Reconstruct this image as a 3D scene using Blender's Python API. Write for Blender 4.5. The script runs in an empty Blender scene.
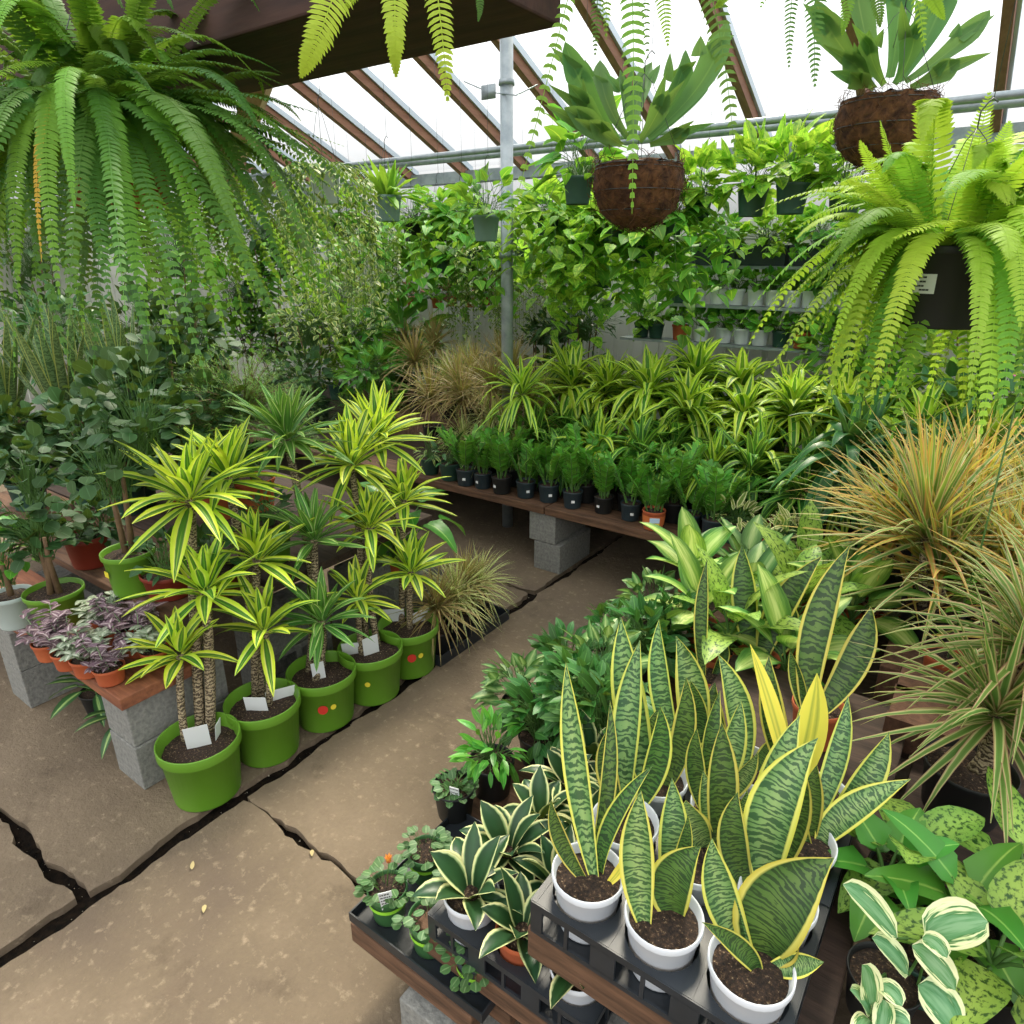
import bpy, math, random
from mathutils import Vector as V, Matrix
random.seed(7)
R = random.uniform
PI = math.pi
sc = bpy.context.scene
COL = sc.collection
UP = V((0, 0, 1))

# ------------------------------------------------------------------ camera
PITCH, YAW, EYE, FPX = math.radians(20.8), math.radians(35.5), 1.95, 676.0
cd = bpy.data.cameras.new('camera')
cam = bpy.data.objects.new('camera', cd)
COL.objects.link(cam)
cam.location = (0, 0, EYE)
cam.rotation_euler = (PI/2 - PITCH, 0, YAW)
cd.sensor_width = 36
cd.lens = 36*FPX/1024
cd.clip_start = .05
sc.camera = cam


def ray(px, py):
    l = (px-512)/FPX
    y = (512-py)/FPX
    fw = math.cos(PITCH)+y*math.sin(PITCH)
    up = -math.sin(PITCH)+y*math.cos(PITCH)
    s, c = math.sin(YAW), math.cos(YAW)
    return V((-fw*s+l*c, fw*c+l*s, up))


def at(px, py, z):          # the point of height z seen at a pixel of the photograph
    r = ray(px, py)
    return V((0, 0, EYE))+r*((z-EYE)/r.z)


def aty(px, py, y):
    r = ray(px, py)
    return V((0, 0, EYE))+r*(y/r.y)


def atd(px, py, d):
    return V((0, 0, EYE))+ray(px, py)*d


def depth(p):
    s, c = math.sin(YAW), math.cos(YAW)
    return (-s*p.x+c*p.y)*math.cos(PITCH)-(p.z-EYE)*math.sin(PITCH)


# ------------------------------------------------------------------ materials
def lin(h):
    h = h.lstrip('#')
    c = [int(h[i:i+2], 16)/255 for i in (0, 2, 4)]
    return tuple((x/12.92 if x < .04045 else ((x+.055)/1.055)**2.4) for x in c)+(1,)


class NT:
    def __init__(s, name):
        s.m = bpy.data.materials.new(name)
        s.m.use_nodes = True
        s.t = s.m.node_tree
        s.t.nodes.clear()
        s.out = s.n('ShaderNodeOutputMaterial')

    def n(s, ty, **k):
        x = s.t.nodes.new(ty)
        for a, b in k.items():
            if hasattr(x, a):
                setattr(x, a, b)
        return x

    def l(s, a, b):
        s.t.links.new(a, b)

    def math(s, op, a, b=None, clamp=False):
        x = s.n('ShaderNodeMath', operation=op)
        x.use_clamp = clamp
        for i, q in enumerate((a, b)):
            if q is None:
                continue
            if isinstance(q, (int, float)):
                x.inputs[i].default_value = q
            else:
                s.l(q, x.inputs[i])
        return x.outputs[0]

    def noise(s, vec, scale, detail=2, rough=.5):
        x = s.n('ShaderNodeTexNoise')
        x.inputs['Scale'].default_value = scale
        x.inputs['Detail'].default_value = detail
        x.inputs['Roughness'].default_value = rough
        if vec is not None:
            s.l(vec, x.inputs['Vector'])
        return x.outputs[0]

    def ramp(s, fac, stops, interp='LINEAR'):
        x = s.n('ShaderNodeValToRGB')
        x.color_ramp.interpolation = interp
        e = x.color_ramp.elements
        e[0].position, e[0].color = stops[0][0], lin(stops[0][1])
        e[1].position, e[1].color = stops[-1][0], lin(stops[-1][1])
        for p, c in stops[1:-1]:
            q = e.new(p)
            q.color = lin(c)
        s.l(fac, x.inputs[0])
        return x.outputs[0]

    def mix(s, fac, a, b, mode='MIX'):
        x = s.n('ShaderNodeMix', data_type='RGBA', blend_type=mode)
        for i, q in ((0, fac), (6, a), (7, b)):
            if isinstance(q, (int, float)):
                x.inputs[i].default_value = q
            elif isinstance(q, str):
                x.inputs[i].default_value = lin(q)
            else:
                s.l(q, x.inputs[i])
        return x.outputs[2]

    def prin(s, col, rough=.5, metal=0, spec=.5):
        x = s.n('ShaderNodeBsdfPrincipled')
        if isinstance(col, str):
            x.inputs['Base Color'].default_value = lin(col)
        else:
            s.l(col, x.inputs['Base Color'])
        x.inputs['Roughness'].default_value = rough
        x.inputs['Metallic'].default_value = metal
        x.inputs['Specular IOR Level'].default_value = spec
        return x

    def bump(s, h, p, strength=.3, dist=.01):
        b = s.n('ShaderNodeBump')
        b.inputs['Strength'].default_value = strength
        b.inputs['Distance'].default_value = dist
        s.l(h, b.inputs['Height'])
        s.l(b.outputs[0], p.inputs['Normal'])

    def done(s, sh):
        s.l(sh, s.out.inputs[0])
        return s.m


def leafmat(name, stops, trans=.3, rough=.42, streak=.12, var=.35, pattern=None, pcol='#1c3d1c', pscale=10, gain=1.15):
    """stops: colours from the midrib (0) to the leaf margin (1)."""
    k = NT(name)
    uv = k.n('ShaderNodeUVMap', uv_map='UV').outputs[0]
    sep = k.n('ShaderNodeSeparateXYZ')
    k.l(uv, sep.inputs[0])
    a = k.math('MULTIPLY', k.math('ABSOLUTE', k.math('SUBTRACT', sep.outputs[0], .5)), 2)
    rv = k.n('ShaderNodeUVMap', uv_map='RND').outputs[0]
    rs = k.n('ShaderNodeSeparateXYZ')
    k.l(rv, rs.inputs[0])
    add = k.n('ShaderNodeVectorMath', operation='ADD')
    mp = k.n('ShaderNodeMapping')
    k.l(uv, mp.inputs[0])
    k.l(mp.outputs[0], add.inputs[0])
    sc7 = k.n('ShaderNodeVectorMath', operation='SCALE')
    k.l(rv, sc7.inputs[0])
    sc7.inputs['Scale'].default_value = 37
    k.l(sc7.outputs[0], add.inputs[1])
    if streak:
        mp.inputs['Scale'].default_value = (9, 1.2, 1)
        nz = k.noise(add.outputs[0], 1.6, 2)
        a = k.math('ADD', a, k.math('MULTIPLY', k.math('SUBTRACT', nz, .5), streak*2.4), True)
    col = k.ramp(a, stops)
    if pattern:
        mp2 = k.n('ShaderNodeMapping')
        k.l(uv, mp2.inputs[0])
        ad2 = k.n('ShaderNodeVectorMath', operation='ADD')
        k.l(mp2.outputs[0], ad2.inputs[0])
        k.l(sc7.outputs[0], ad2.inputs[1])
        inner = k.math('LESS_THAN', a, .8)
        if pattern == 'bands':
            mp2.inputs['Scale'].default_value = (2.6, pscale, 1)
            w = k.n('ShaderNodeTexWave', bands_direction='Y')
            w.inputs['Scale'].default_value = .42
            w.inputs['Distortion'].default_value = 11
            w.inputs['Detail'].default_value = 4
            w.inputs['Detail Scale'].default_value = 1.9
            k.l(ad2.outputs[0], w.inputs['Vector'])
            f = k.math('MULTIPLY', k.math('MULTIPLY', k.math('SUBTRACT', w.outputs['Fac'], .42), 4, True), inner)
            f = k.math('MULTIPLY', f, .85)
        else:
            mp2.inputs['Scale'].default_value = (pscale, pscale*1.6, 1)
            nz2 = k.noise(ad2.outputs[0], 1, 3, .6)
            f = k.math('MULTIPLY', k.math('SUBTRACT', nz2, .5), 9, True)
            if pattern == 'centre':
                f = k.math('MULTIPLY', f, inner)
        col = k.mix(f, col, pcol)
    oi = k.n('ShaderNodeObjectInfo').outputs['Random']
    hs = k.n('ShaderNodeHueSaturation')
    k.l(col, hs.inputs['Color'])
    k.l(k.math('ADD', k.math('MULTIPLY', rs.outputs[0], var), 1.12*gain-var/2-.06), hs.inputs['Value'])
    k.l(k.math('ADD', k.math('MULTIPLY', k.math('SUBTRACT', rs.outputs[1], .5), .03), k.math('ADD', k.math('MULTIPLY', oi, .012), .483)), hs.inputs['Hue'])
    hs.inputs['Saturation'].default_value = .97
    p = k.prin(hs.outputs[0], rough+.08, 0, .38)
    tr = k.n('ShaderNodeBsdfTranslucent')
    tm = k.mix(.3, hs.outputs[0], '#b4cc30', 'MIX')
    k.l(tm, tr.inputs[0])
    ms = k.n('ShaderNodeMixShader')
    ms.inputs[0].default_value = trans
    k.l(p.outputs[0], ms.inputs[1])
    k.l(tr.outputs[0], ms.inputs[2])
    return k.done(ms.outputs[0])


def plain(name, col, rough=.5, metal=0, col2=None, scale=8, bump=0, spec=.5, stretch=(1, 1, 1), det=4):
    k = NT(name)
    if col2:
        tc = k.n('ShaderNodeTexCoord')
        mp = k.n('ShaderNodeMapping')
        k.l(tc.outputs['Object'], mp.inputs[0])
        mp.inputs['Scale'].default_value = stretch
        nz = k.noise(mp.outputs[0], scale, det, .6)
        c = k.ramp(nz, [(.35, col), (.65, col2)])
        p = k.prin(c, rough, metal, spec)
        if bump:
            k.bump(nz, p, bump, .01)
    else:
        p = k.prin(col, rough, metal, spec)
    return k.done(p.outputs[0])


LM = {}
LM['lime_cane'] = leafmat('lime_striped_leaf', [(0, '#8fb63a'), (.06, '#3f7a22'), (.36, '#2f6b1e'), (.44, '#d9e682'), (.52, '#c2d83a'), (1, '#a9cc22')], .28)
LM['green_cane'] = leafmat('green_striped_leaf', [(0, '#4a8a34'), (.5, '#2c6426'), (.6, '#c9dc96'), (.68, '#5d9a34'), (1, '#4a8a2c')], .22)
LM['lime_bench'] = leafmat('lime_margin_leaf', [(0, '#3a7d20'), (.3, '#2f701c'), (.42, '#d5e480'), (.55, '#a3c92e'), (1, '#93bc24')], .35)
LM['dark_bench'] = leafmat('dark_striped_leaf', [(0, '#2c6b26'), (.5, '#1f561e'), (.62, '#a9cf52'), (.74, '#4f9a2a'), (1, '#3a8420')], .25)
LM['yellow_bench'] = leafmat('yellow_green_leaf', [(0, '#d8e83a'), (.5, '#b9dd22'), (1, '#cbe532')], .4)
LM['droop'] = leafmat('glossy_dark_leaf', [(0, '#2c6434'), (.7, '#1f5029'), (1, '#4a8038')], .15, .3)
LM['fern_dark'] = leafmat('fern_green', [(0, '#3a6c28'), (1, '#42762a')], .36, .5, 0, .8)
LM['fern_mid'] = leafmat('fern_bright_green', [(0, '#5f9428'), (1, '#6ba02c')], .42, .5, 0, .6)
LM['fern_gold'] = leafmat('fern_golden_green', [(0, '#92b82e'), (1, '#9cc034')], .4, .5, 0, .6)
LM['fern_yellow'] = leafmat('fern_yellowed', [(0, '#c9a02c'), (1, '#d8b23c')], .4, .5, 0, .3)
LM['stag'] = leafmat('staghorn_leaf', [(0, '#5c8a44'), (.1, '#44763a'), (1, '#4f8444')], .3, .5)
LM['coir'] = plain('coir_fibre', '#382112', .95, 0, '#6c4828', 34, .8)
LM['pothos'] = leafmat('heart_leaf', [(0, '#93b53a'), (.1, '#3c7f22'), (1, '#4f9428')], .4, .48, .1, .9, gain=1.35)
LM['pothos_lime'] = leafmat('marbled_lime_leaf', [(0, '#bcd050'), (.12, '#6fa52c'), (1, '#8bbd34')], .42, .45, .1, .8, 'mottle', '#3a7d22', 3, gain=1.3)
LM['hoya'] = leafmat('variegated_small_leaf', [(0, '#3f6a2c'), (.5, '#4a7834'), (.66, '#a9b86c'), (1, '#98ac5c')], .3, .4, .12, .6)
LM['zz'] = leafmat('glossy_green_leaflet', [(0, '#7ab048'), (.12, '#3f8a28'), (1, '#4f9a30')], .28, .3, .05, .9)
LM['bushdark'] = leafmat('dark_glossy_leaf', [(0, '#4f8a3c'), (.12, '#235a22'), (1, '#2c6628')], .18, .36, .05, .6)
LM['tricolor'] = leafmat('brown_striped_narrow_leaf', [(0, '#5f6a34'), (.45, '#787a40'), (.7, '#a08858'), (1, '#855a40')], .25, .5, .1, .5)
LM['spider'] = leafmat('pale_edged_narrow_leaf', [(0, '#6c8a38'), (.5, '#6f8c3c'), (.65, '#d8d8a0'), (1, '#c8cc8c')], .3, .5, .1, .4)
LM['colorama'] = leafmat('red_edged_narrow_leaf', [(0, '#4f742c'), (.5, '#5f8438'), (.64, '#b8b878'), (.84, '#a09060'), (1, '#90604c')], .3, .45, .1, .45)
LM['colorama_tip'] = leafmat('orange_sunlit_narrow_leaf', [(0, '#88983c'), (.5, '#bcaa4e'), (1, '#bc7c40')], .35, .45, .1, .45)  # orange variegation; the upper tufts' sunlit yellow is put into the colour
LM['grass_dark'] = leafmat('dark_grass_leaf', [(0, '#1f3a1e'), (1, '#2c4a26')], .15, .4)
LM['snake'] = leafmat('banded_snake_leaf', [(0, '#7c9c5c'), (.5, '#648c50'), (.78, '#48743a'), (.84, '#c8cc60'), (1, '#bcc040')], .1, .36, .03, .3, 'bands', '#173f2a', 21)
LM['snake_dark'] = leafmat('dark_banded_snake_leaf', [(0, '#4a6c2e'), (.6, '#3a6228'), (.8, '#2c5222'), (.86, '#c2c258'), (1, '#b4b038')], .1, .36, .03, .3, 'bands', '#102c1a', 19)
LM['snake_yellow'] = leafmat('yellow_snake_leaf', [(0, '#c9c83c'), (.25, '#8f9c34'), (.4, '#cfcf40'), (1, '#d9d548')], .12, .4, .1, .2)
LM['snake_tall'] = leafmat('tall_grey_green_snake_leaf', [(0, '#55764c'), (.8, '#4a6c44'), (.9, '#8f9c50'), (1, '#7f8c46')], .1, .4, .04, .3, 'bands', '#26442a', 22)
LM['nest'] = leafmat('cream_edged_dark_leaf', [(0, '#24482c'), (.66, '#1a3a22'), (.76, '#6d8c58'), (.86, '#ccd096'), (1, '#c0c480')], .1, .3, .07, .3)
LM['pep'] = leafmat('round_grey_green_leaf', [(0, '#6c8c5c'), (.2, '#3a6236'), (1, '#446c3c')], .15, .4, .1, .5)
LM['dief'] = leafmat('pale_centred_leaf', [(0, '#b4cc78'), (.35, '#88b050'), (.7, '#4c8430'), (1, '#2c6624')], .25, .4, .6, .35)
LM['dief2'] = leafmat('speckled_pale_leaf', [(0, '#8ab048'), (1, '#6c9836')], .25, .35, .1, .4, 'mottle', '#204c1c', 9)
LM['agla'] = leafmat('silvery_green_leaf', [(0, '#9ab474'), (.3, '#6f9856'), (.6, '#44763a'), (1, '#2c5a2a')], .2, .36, .3, .3)
LM['syng'] = leafmat('bright_arrow_leaf', [(0, '#8cbc54'), (.1, '#3f8a2a'), (1, '#3c8228')], .28, .3, .05, .6)
LM['vpep'] = leafmat('cream_variegated_leaf', [(0, '#6f9c70'), (.4, '#4f8458'), (.6, '#2f6c38'), (.68, '#b8cc90'), (.8, '#d8deae'), (1, '#ccd2a0')], .2, .3, .6, .15)
LM['round_dark'] = leafmat('round_dark_leaf', [(0, '#3c643a'), (.1, '#21491f'), (.93, '#264f26'), (1, '#3f6a40')], .15, .5, .05, .6)
LM['fine'] = leafmat('fine_green_leaf', [(0, '#4f7f2c'), (1, '#5d8c34')], .3, .5, 0, .6)
LM['fitt'] = leafmat('silver_purple_leaf', [(0, '#b9aeac'), (.3, '#6c545e'), (.7, '#5a404e'), (1, '#7c6c70')], .15, .45, .2, .5)
LM['fitt_silver'] = leafmat('silver_green_leaf', [(0, '#c2c8b4'), (.4, '#8f9c86'), (1, '#6f7f68')], .15, .45, .2, .4)
LM['prayer'] = leafmat('pink_backed_dark_leaf', [(0, '#9cbf6c'), (.3, '#2f5c30'), (1, '#274c2c')], .2, .35, .3, .4)
LM['pink'] = leafmat('pink_leaf', [(0, '#c4506c'), (1, '#8f3f55')], .3, .4)
LM['petal'] = leafmat('pink_petal', [(0, '#e0489c'), (1, '#d83c92')], .4, .5, 0)
LM['succ'] = leafmat('grey_succulent_leaf', [(0, '#8f9c78'), (1, '#a8a084')], .1, .5, .1, .6)
LM['succ_red'] = leafmat('reddish_succulent_leaf', [(0, '#8a6a50'), (1, '#a4705c')], .1, .5, .1, .6)
LM['bud'] = leafmat('yellow_orange_bud', [(0, '#d8a83c'), (1, '#c0603c')], .2, .5)

k = NT('ringed_cane_bark')
tc = k.n('ShaderNodeTexCoord')
w = k.n('ShaderNodeTexWave', bands_direction='Z')
w.inputs['Scale'].default_value = 24
w.inputs['Distortion'].default_value = 9
w.inputs['Detail'].default_value = 3
w.inputs['Detail Scale'].default_value = 3
k.l(tc.outputs['Object'], w.inputs['Vector'])
p = k.prin(k.ramp(w.outputs['Fac'], [(.1, '#43382a'), (.45, '#857457'), (.9, '#a8997a')]), .8)
k.bump(w.outputs['Fac'], p, .8, .004)
BARK = k.done(p.outputs[0])
STEMG = plain('green_stem', '#4a7030', .6)
STEMP = plain('pale_green_stem', '#8aa87c', .5)
STEMB = plain('brown_woody_stem', '#5c4630', .8, 0, '#7c6448', 20, .3)
PM = {
 'green': plain('green_plastic', '#5c8a24', .45, 0, '#639428', 3),
 'dkgreen': plain('dark_green_plastic', '#25443a', .5, 0, '#2e5244', 3),
 'black': plain('black_plastic', '#1a1c1c', .5),
 'darkgrey': plain('dark_blue_grey_plastic', '#26343a', .5),
 'white': plain('white_plastic', '#d5dbe2', .4, 0, '#e2e6ea', 4),
 'terra': plain('terracotta', '#a8502c', .75, 0, '#b96238', 6, .1),
 'red': plain('dark_red_plastic', '#7c2c1c', .5),
 'grey': plain('grey_green_plastic', '#68857a', .5),
 'silver': plain('pale_grey_plastic', '#a9b8b4', .5),
}
k = NT('potting_soil')
tc = k.n('ShaderNodeTexCoord')
nz = k.noise(tc.outputs['Object'], 140, 3, .7)
c = k.ramp(nz, [(.3, '#120c08'), (.52, '#32241a'), (.62, '#4e3a28'), (.7, '#a89478')])
p = k.prin(c, .95)
k.bump(nz, p, 1, .006)
SOIL = k.done(p.outputs[0])
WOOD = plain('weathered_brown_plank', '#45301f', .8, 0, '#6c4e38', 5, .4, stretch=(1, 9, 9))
WOODY = plain('weathered_brown_timber', '#574132', .85, 0, '#7d6049', 5, .4, stretch=(9, 1, 9))
REDWOOD = plain('red_brown_board', '#6c3f2a', .75, 0, '#925c3e', 5, .3, stretch=(1, 8, 8))
BEAMM = plain('shaded_brown_beam_wood', '#33201b', .85, 0, '#462d24', 3, .2, stretch=(1, 8, 8))  # brown darkened so the backlit underside's shade sits in the wood colour
RAFM = plain('brown_rafter_wood', '#7c5440', .7, 0, '#8f6650', 4, .1, stretch=(8, 1, 8))
PALEWOOD = plain('pale_post_wood', '#a88c68', .8, 0, '#bfa580', 5, .2, stretch=(8, 8, 1))
BLOCK = plain('grey_cinder_block', '#6f706c', .95, 0, '#8a8a84', 60, .5)
BLOCKB = plain('brown_stained_block', '#4c3426', .95, 0, '#664836', 40, .6)
DECK = plain('shade_dark_deck', '#2c2018', .85, 0, '#44332a', 5, .4, stretch=(1, 9, 9))  # WOOD darkened: the shade between plants is put into the colour
GALV = plain('galvanised_steel', '#8b979c', .45, .6, '#a5afb3', 12)
ALU = plain('aluminium_bar', '#b8c4cc', .4, .7)
WIRE = plain('dull_wire', '#55585a', .5, .5)
TAGM = plain('white_plant_label', '#e3e6e6', .4)
INK = plain('dark_print', '#3a3a40', .6)
YEL = plain('yellow_sticker', '#e2d23c', .5)
REDS = plain('red_sticker', '#d0382c', .5)
SKYB = plain('pale_blue_sticker', '#b9d4ea', .5)
ORG = plain('orange_printed_pot', '#c8703c', .6)
TRAYM = plain('black_tray_plastic', '#1c2024', .4, 0, '#262c32', 6)

# concrete floor
k = NT('worn_concrete')
tc = k.n('ShaderNodeTexCoord')
n1 = k.noise(tc.outputs['Object'], 1.4, 5, .6)
n2 = k.noise(tc.outputs['Object'], 60, 4, .7)
n3 = k.noise(tc.outputs['Object'], 7, 4, .65)
c = k.ramp(n1, [(.3, '#63564a'), (.5, '#766855'), (.7, '#8b7b66')])
c = k.mix(k.math('MULTIPLY', n2, .6), c, '#5c5042')
n4 = k.noise(tc.outputs['Object'], 26, 5, .7)
c = k.mix(k.math('MULTIPLY', k.math('SUBTRACT', n4, .56), 4, True), c, '#a5947c')
c = k.mix(k.math('MULTIPLY', k.math('SUBTRACT', k.noise(tc.outputs['Object'], 3.2, 6, .7), .57), 5, True), c, '#4f4436')
c = k.mix(k.math('MULTIPLY', k.math('SUBTRACT', n3, .6), 3, True), c, '#6c5c4c')
p = k.prin(c, .85, 0, .3)
k.bump(k.math('ADD', n2, k.math('MULTIPLY', n3, 2)), p, .5, .012)
CONC = k.done(p.outputs[0])
DIRT = plain('black_joint_dirt', '#090705', .98, 0, '#1c150e', 40, .8, .1)
k = NT('white_ribbed_panel')
tc = k.n('ShaderNodeTexCoord')
sp = k.n('ShaderNodeSeparateXYZ')
k.l(tc.outputs['Object'], sp.inputs[0])
n1 = k.noise(tc.outputs['Object'], 2, 3)
p = k.prin(k.ramp(n1, [(.3, '#bcbfb6'), (.7, '#d2d4cc')]), .5)
WALLM = k.done(p.outputs[0])
k = NT('greenhouse_glass')
tr = k.n('ShaderNodeBsdfTransparent')
tr.inputs[0].default_value = (.95, .96, .97, 1)
gl = k.n('ShaderNodeBsdfGlossy')
gl.inputs['Roughness'].default_value = .15
ms = k.n('ShaderNodeMixShader')
ms.inputs[0].default_value = .05
k.l(tr.outputs[0], ms.inputs[1])
k.l(gl.outputs[0], ms.inputs[2])
GLASS = k.done(ms.outputs[0])


# ------------------------------------------------------------------ mesh builder
class MB:
    def __init__(s):
        s.v, s.f, s.uv, s.rn, s.mi = [], [], [], [], []
        s.m = 0
        s.r = (.5, .5)

    def face(s, idx, uv=None):
        s.f.append(idx)
        s.uv.extend(uv or [(0.5, .5)]*len(idx))
        s.rn.extend([s.r]*len(idx))
        s.mi.append(s.m)

    def ribbon(s, rows, ts=None):
        """rows: list of lists of points (across); uv u across, v along"""
        n = len(rows[0])
        b = len(s.v)
        for r in rows:
            s.v.extend(r)
        L = len(rows)-1
        for i in range(L):
            v0, v1 = i/L, (i+1)/L
            for j in range(n-1):
                u0, u1 = j/(n-1), (j+1)/(n-1)
                q = b+i*n+j
                s.face((q, q+1, q+n+1, q+n), [(u0, v0), (u1, v0), (u1, v1), (u0, v1)])

    def blade(s, p, d, n, L, W, prof, bend=0., fold=.2, seg=6, cross=1, curl=0., twist=0., wave=0., m=0):
        s.m = m
        s.r = (random.random(), random.random())
        p = V(p)
        d = d.normalized()
        sd = d.cross(n)
        if sd.length < 1e-4:
            sd = d.cross(V((1, .1, .2)))
        sd.normalize()
        rows = []
        st = L/seg
        ph = R(0, 6)
        for i in range(seg+1):
            t = i/seg
            w = W*.5*prof(t)
            nn = sd.cross(d)
            row = []
            for j in range(-cross, cross+1):
                u = j/cross
                row.append(p+sd*(u*w)+nn*(fold*abs(u)*w+(wave*W*math.sin(ph+t*14+j) if abs(j) == cross else 0)))
            rows.append(row)
            p = p+d*st
            d = d+V((0, 0, -1))*(bend/seg)+nn*(curl/seg)
            d.normalize()
            sd = (sd-d*sd.dot(d)).normalized()
            if twist:
                sd = (Matrix.Rotation(twist/seg, 3, d) @ sd)
        s.ribbon(rows)

    def leafpath(s, a, b, W, prof, bow=None, facing=None, fold=.25, seg=9, cross=2, wave=0., twist=0., m=0):
        """a leaf from base a to tip b, bowed by the vector bow at mid length, its face towards facing"""
        s.m = m
        s.r = (random.random(), random.random())
        bow = bow or V((0, 0, 0))
        rows = []
        ph = R(0, 6)
        for i in range(seg+1):
            t = i/seg
            p = a.lerp(b, t)+bow*(4*t*(1-t))
            d = (b-a)+bow*(4*(1-2*t))
            d.normalize()
            fc = facing or V((0, -1, 0))
            sd = d.cross(fc).normalized()
            if twist:
                sd = Matrix.Rotation(twist*(t-.3), 3, d) @ sd
            nn = sd.cross(d)
            w = W*.5*prof(t)
            row = []
            for j in range(-cross, cross+1):
                u = j/cross
                row.append(p+sd*(u*w)+nn*(fold*u*u*w*1.2+(wave*W*math.sin(ph+t*12+j*1.5) if abs(j) == cross else 0)))
            rows.append(row)
        s.ribbon(rows)

    def tube(s, pts, rad, n=6, m=0, cap=True):
        s.m = m
        if not isinstance(rad, (list, tuple)):
            rad = [rad]*len(pts)
        b = len(s.v)
        pts = [V(q) for q in pts]
        ref = V((.31, .52, .1))
        for i, q in enumerate(pts):
            d = (pts[min(i+1, len(pts)-1)]-pts[max(i-1, 0)]).normalized()
            x = d.cross(ref)
            if x.length < .05:
                x = d.cross(V((1, 0, 0)))
            x.normalize()
            y = d.cross(x)
            for j in range(n):
                a = 2*PI*j/n
                s.v.append(q+(x*math.cos(a)+y*math.sin(a))*rad[i])
        for i in range(len(pts)-1):
            for j in range(n):
                j2 = (j+1) % n
                s.face((b+i*n+j, b+i*n+j2, b+(i+1)*n+j2, b+(i+1)*n+j))
        if cap:
            s.face(tuple(b+j for j in range(n))[::-1])
            e = b+(len(pts)-1)*n
            s.face(tuple(e+j for j in range(n)))

    def lathe(s, prof, n=28, m=0, jit=0, c=(0, 0)):
        s.m = m
        b = len(s.v)
        for (r, z) in prof:
            for j in range(n):
                a = 2*PI*j/n
                rr = r*(1+(R(-jit, jit) if jit else 0))
                s.v.append(V((c[0]+rr*math.cos(a), c[1]+rr*math.sin(a), z+(R(-jit, jit)*r if jit else 0))))
        for i in range(len(prof)-1):
            for j in range(n):
                j2 = (j+1) % n
                s.face((b+i*n+j, b+i*n+j2, b+(i+1)*n+j2, b+(i+1)*n+j))

    def box(s, lo, hi, m=0, bev=0):
        s.m = m
        b = len(s.v)
        x0, y0, z0 = lo
        x1, y1, z1 = hi
        for z in (z0, z1):
            for x, y in ((x0, y0), (x1, y0), (x1, y1), (x0, y1)):
                s.v.append(V((x, y, z)))
        for q in ((0, 3, 2, 1), (4, 5, 6, 7), (0, 1, 5, 4), (1, 2, 6, 5), (2, 3, 7, 6), (3, 0, 4, 7)):
            s.face(tuple(b+i for i in q))

    def quad(s, a, b, c, d, m=0):
        s.m = m
        i = len(s.v)
        s.v.extend([V(a), V(b), V(c), V(d)])
        s.face((i, i+1, i+2, i+3), [(0, 0), (1, 0), (1, 1), (0, 1)])

    def mesh(s, name, mats, smooth=True):
        me = bpy.data.meshes.new(name)
        me.from_pydata([tuple(q) for q in s.v], [], s.f)
        u = me.uv_layers.new(name='UV')
        u.data.foreach_set('uv', [c for q in s.uv for c in q])
        u = me.uv_layers.new(name='RND')
        u.data.foreach_set('uv', [c for q in s.rn for c in q])
        for m in (mats if isinstance(mats, (list, tuple)) else [mats]):
            me.materials.append(m)
        me.polygons.foreach_set('material_index', s.mi)
        me.polygons.foreach_set('use_smooth', [smooth]*len(s.f))
        me.update()
        return me

    def build(s, name, mats, parent=None, smooth=True, bevel=0, loc=None, label=None):
        o = bpy.data.objects.new(name, s.mesh(name, mats, smooth))
        COL.objects.link(o)
        if parent:
            o.parent = parent
        if loc:
            o.location = loc
        if bevel:
            b = o.modifiers.new('bevel', 'BEVEL')
            b.width = bevel
            b.segments = 2
            b.limit_method = 'ANGLE'
        if label:
            o['label'] = label
        return o


def thing(name, label, cat, loc=(0, 0, 0), rz=0, group=None):
    o = bpy.data.objects.new(name, None)
    COL.objects.link(o)
    o.location = loc
    o.rotation_euler = (0, 0, rz)
    o.empty_display_size = .05
    o['label'] = label
    o['category'] = cat
    if group:
        o['group'] = group
    return o


def tag(o, label, cat, group=None, kind=None):
    o['label'] = label
    o['category'] = cat
    if group:
        o['group'] = group
    if kind:
        o['kind'] = kind
    return o


def struct(o):
    o['kind'] = 'structure'
    return o


KIDS = {}


def dup(root, loc, rz=0, label=None, group=None, s=1.0, pot=None, skip=()):
    r = root.copy()
    COL.objects.link(r)
    r.location = loc
    r.rotation_euler = (0, 0, rz)
    r.scale = (s, s, s)
    r['label'] = label
    if group:
        r['group'] = group
    for ch in root.children:
        if ch.name.split('.')[0] in skip:
            continue
        c = ch.copy()
        COL.objects.link(c)
        c.parent = r
        for g in ch.children:
            d = g.copy()
            COL.objects.link(d)
            d.parent = c
    return r


PROTO = []


def family(variants, spots, labels, group, smin=.9, smax=1.1):
    """each variant (a built thing) is moved to the first spots, the rest are copies"""
    out = []
    for i, p in enumerate(spots):
        s = R(smin, smax)
        rz = R(0, 6.28)
        vi = i % len(variants)
        if i < len(variants):
            o = variants[vi]
            o.location = p
            o.rotation_euler = (0, 0, rz)
            o.scale = (s, s, s)
            o['label'] = labels[i]
            o['group'] = group
        else:
            o = dup(variants[vi], p, rz, labels[i], group, s)
        out.append(o)
    return out


ORD = ['first', 'second', 'third', 'fourth', 'fifth', 'sixth', 'seventh', 'eighth', 'ninth', 'tenth', 'eleventh', 'twelfth', 'thirteenth', 'fourteenth', 'fifteenth', 'sixteenth']

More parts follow.
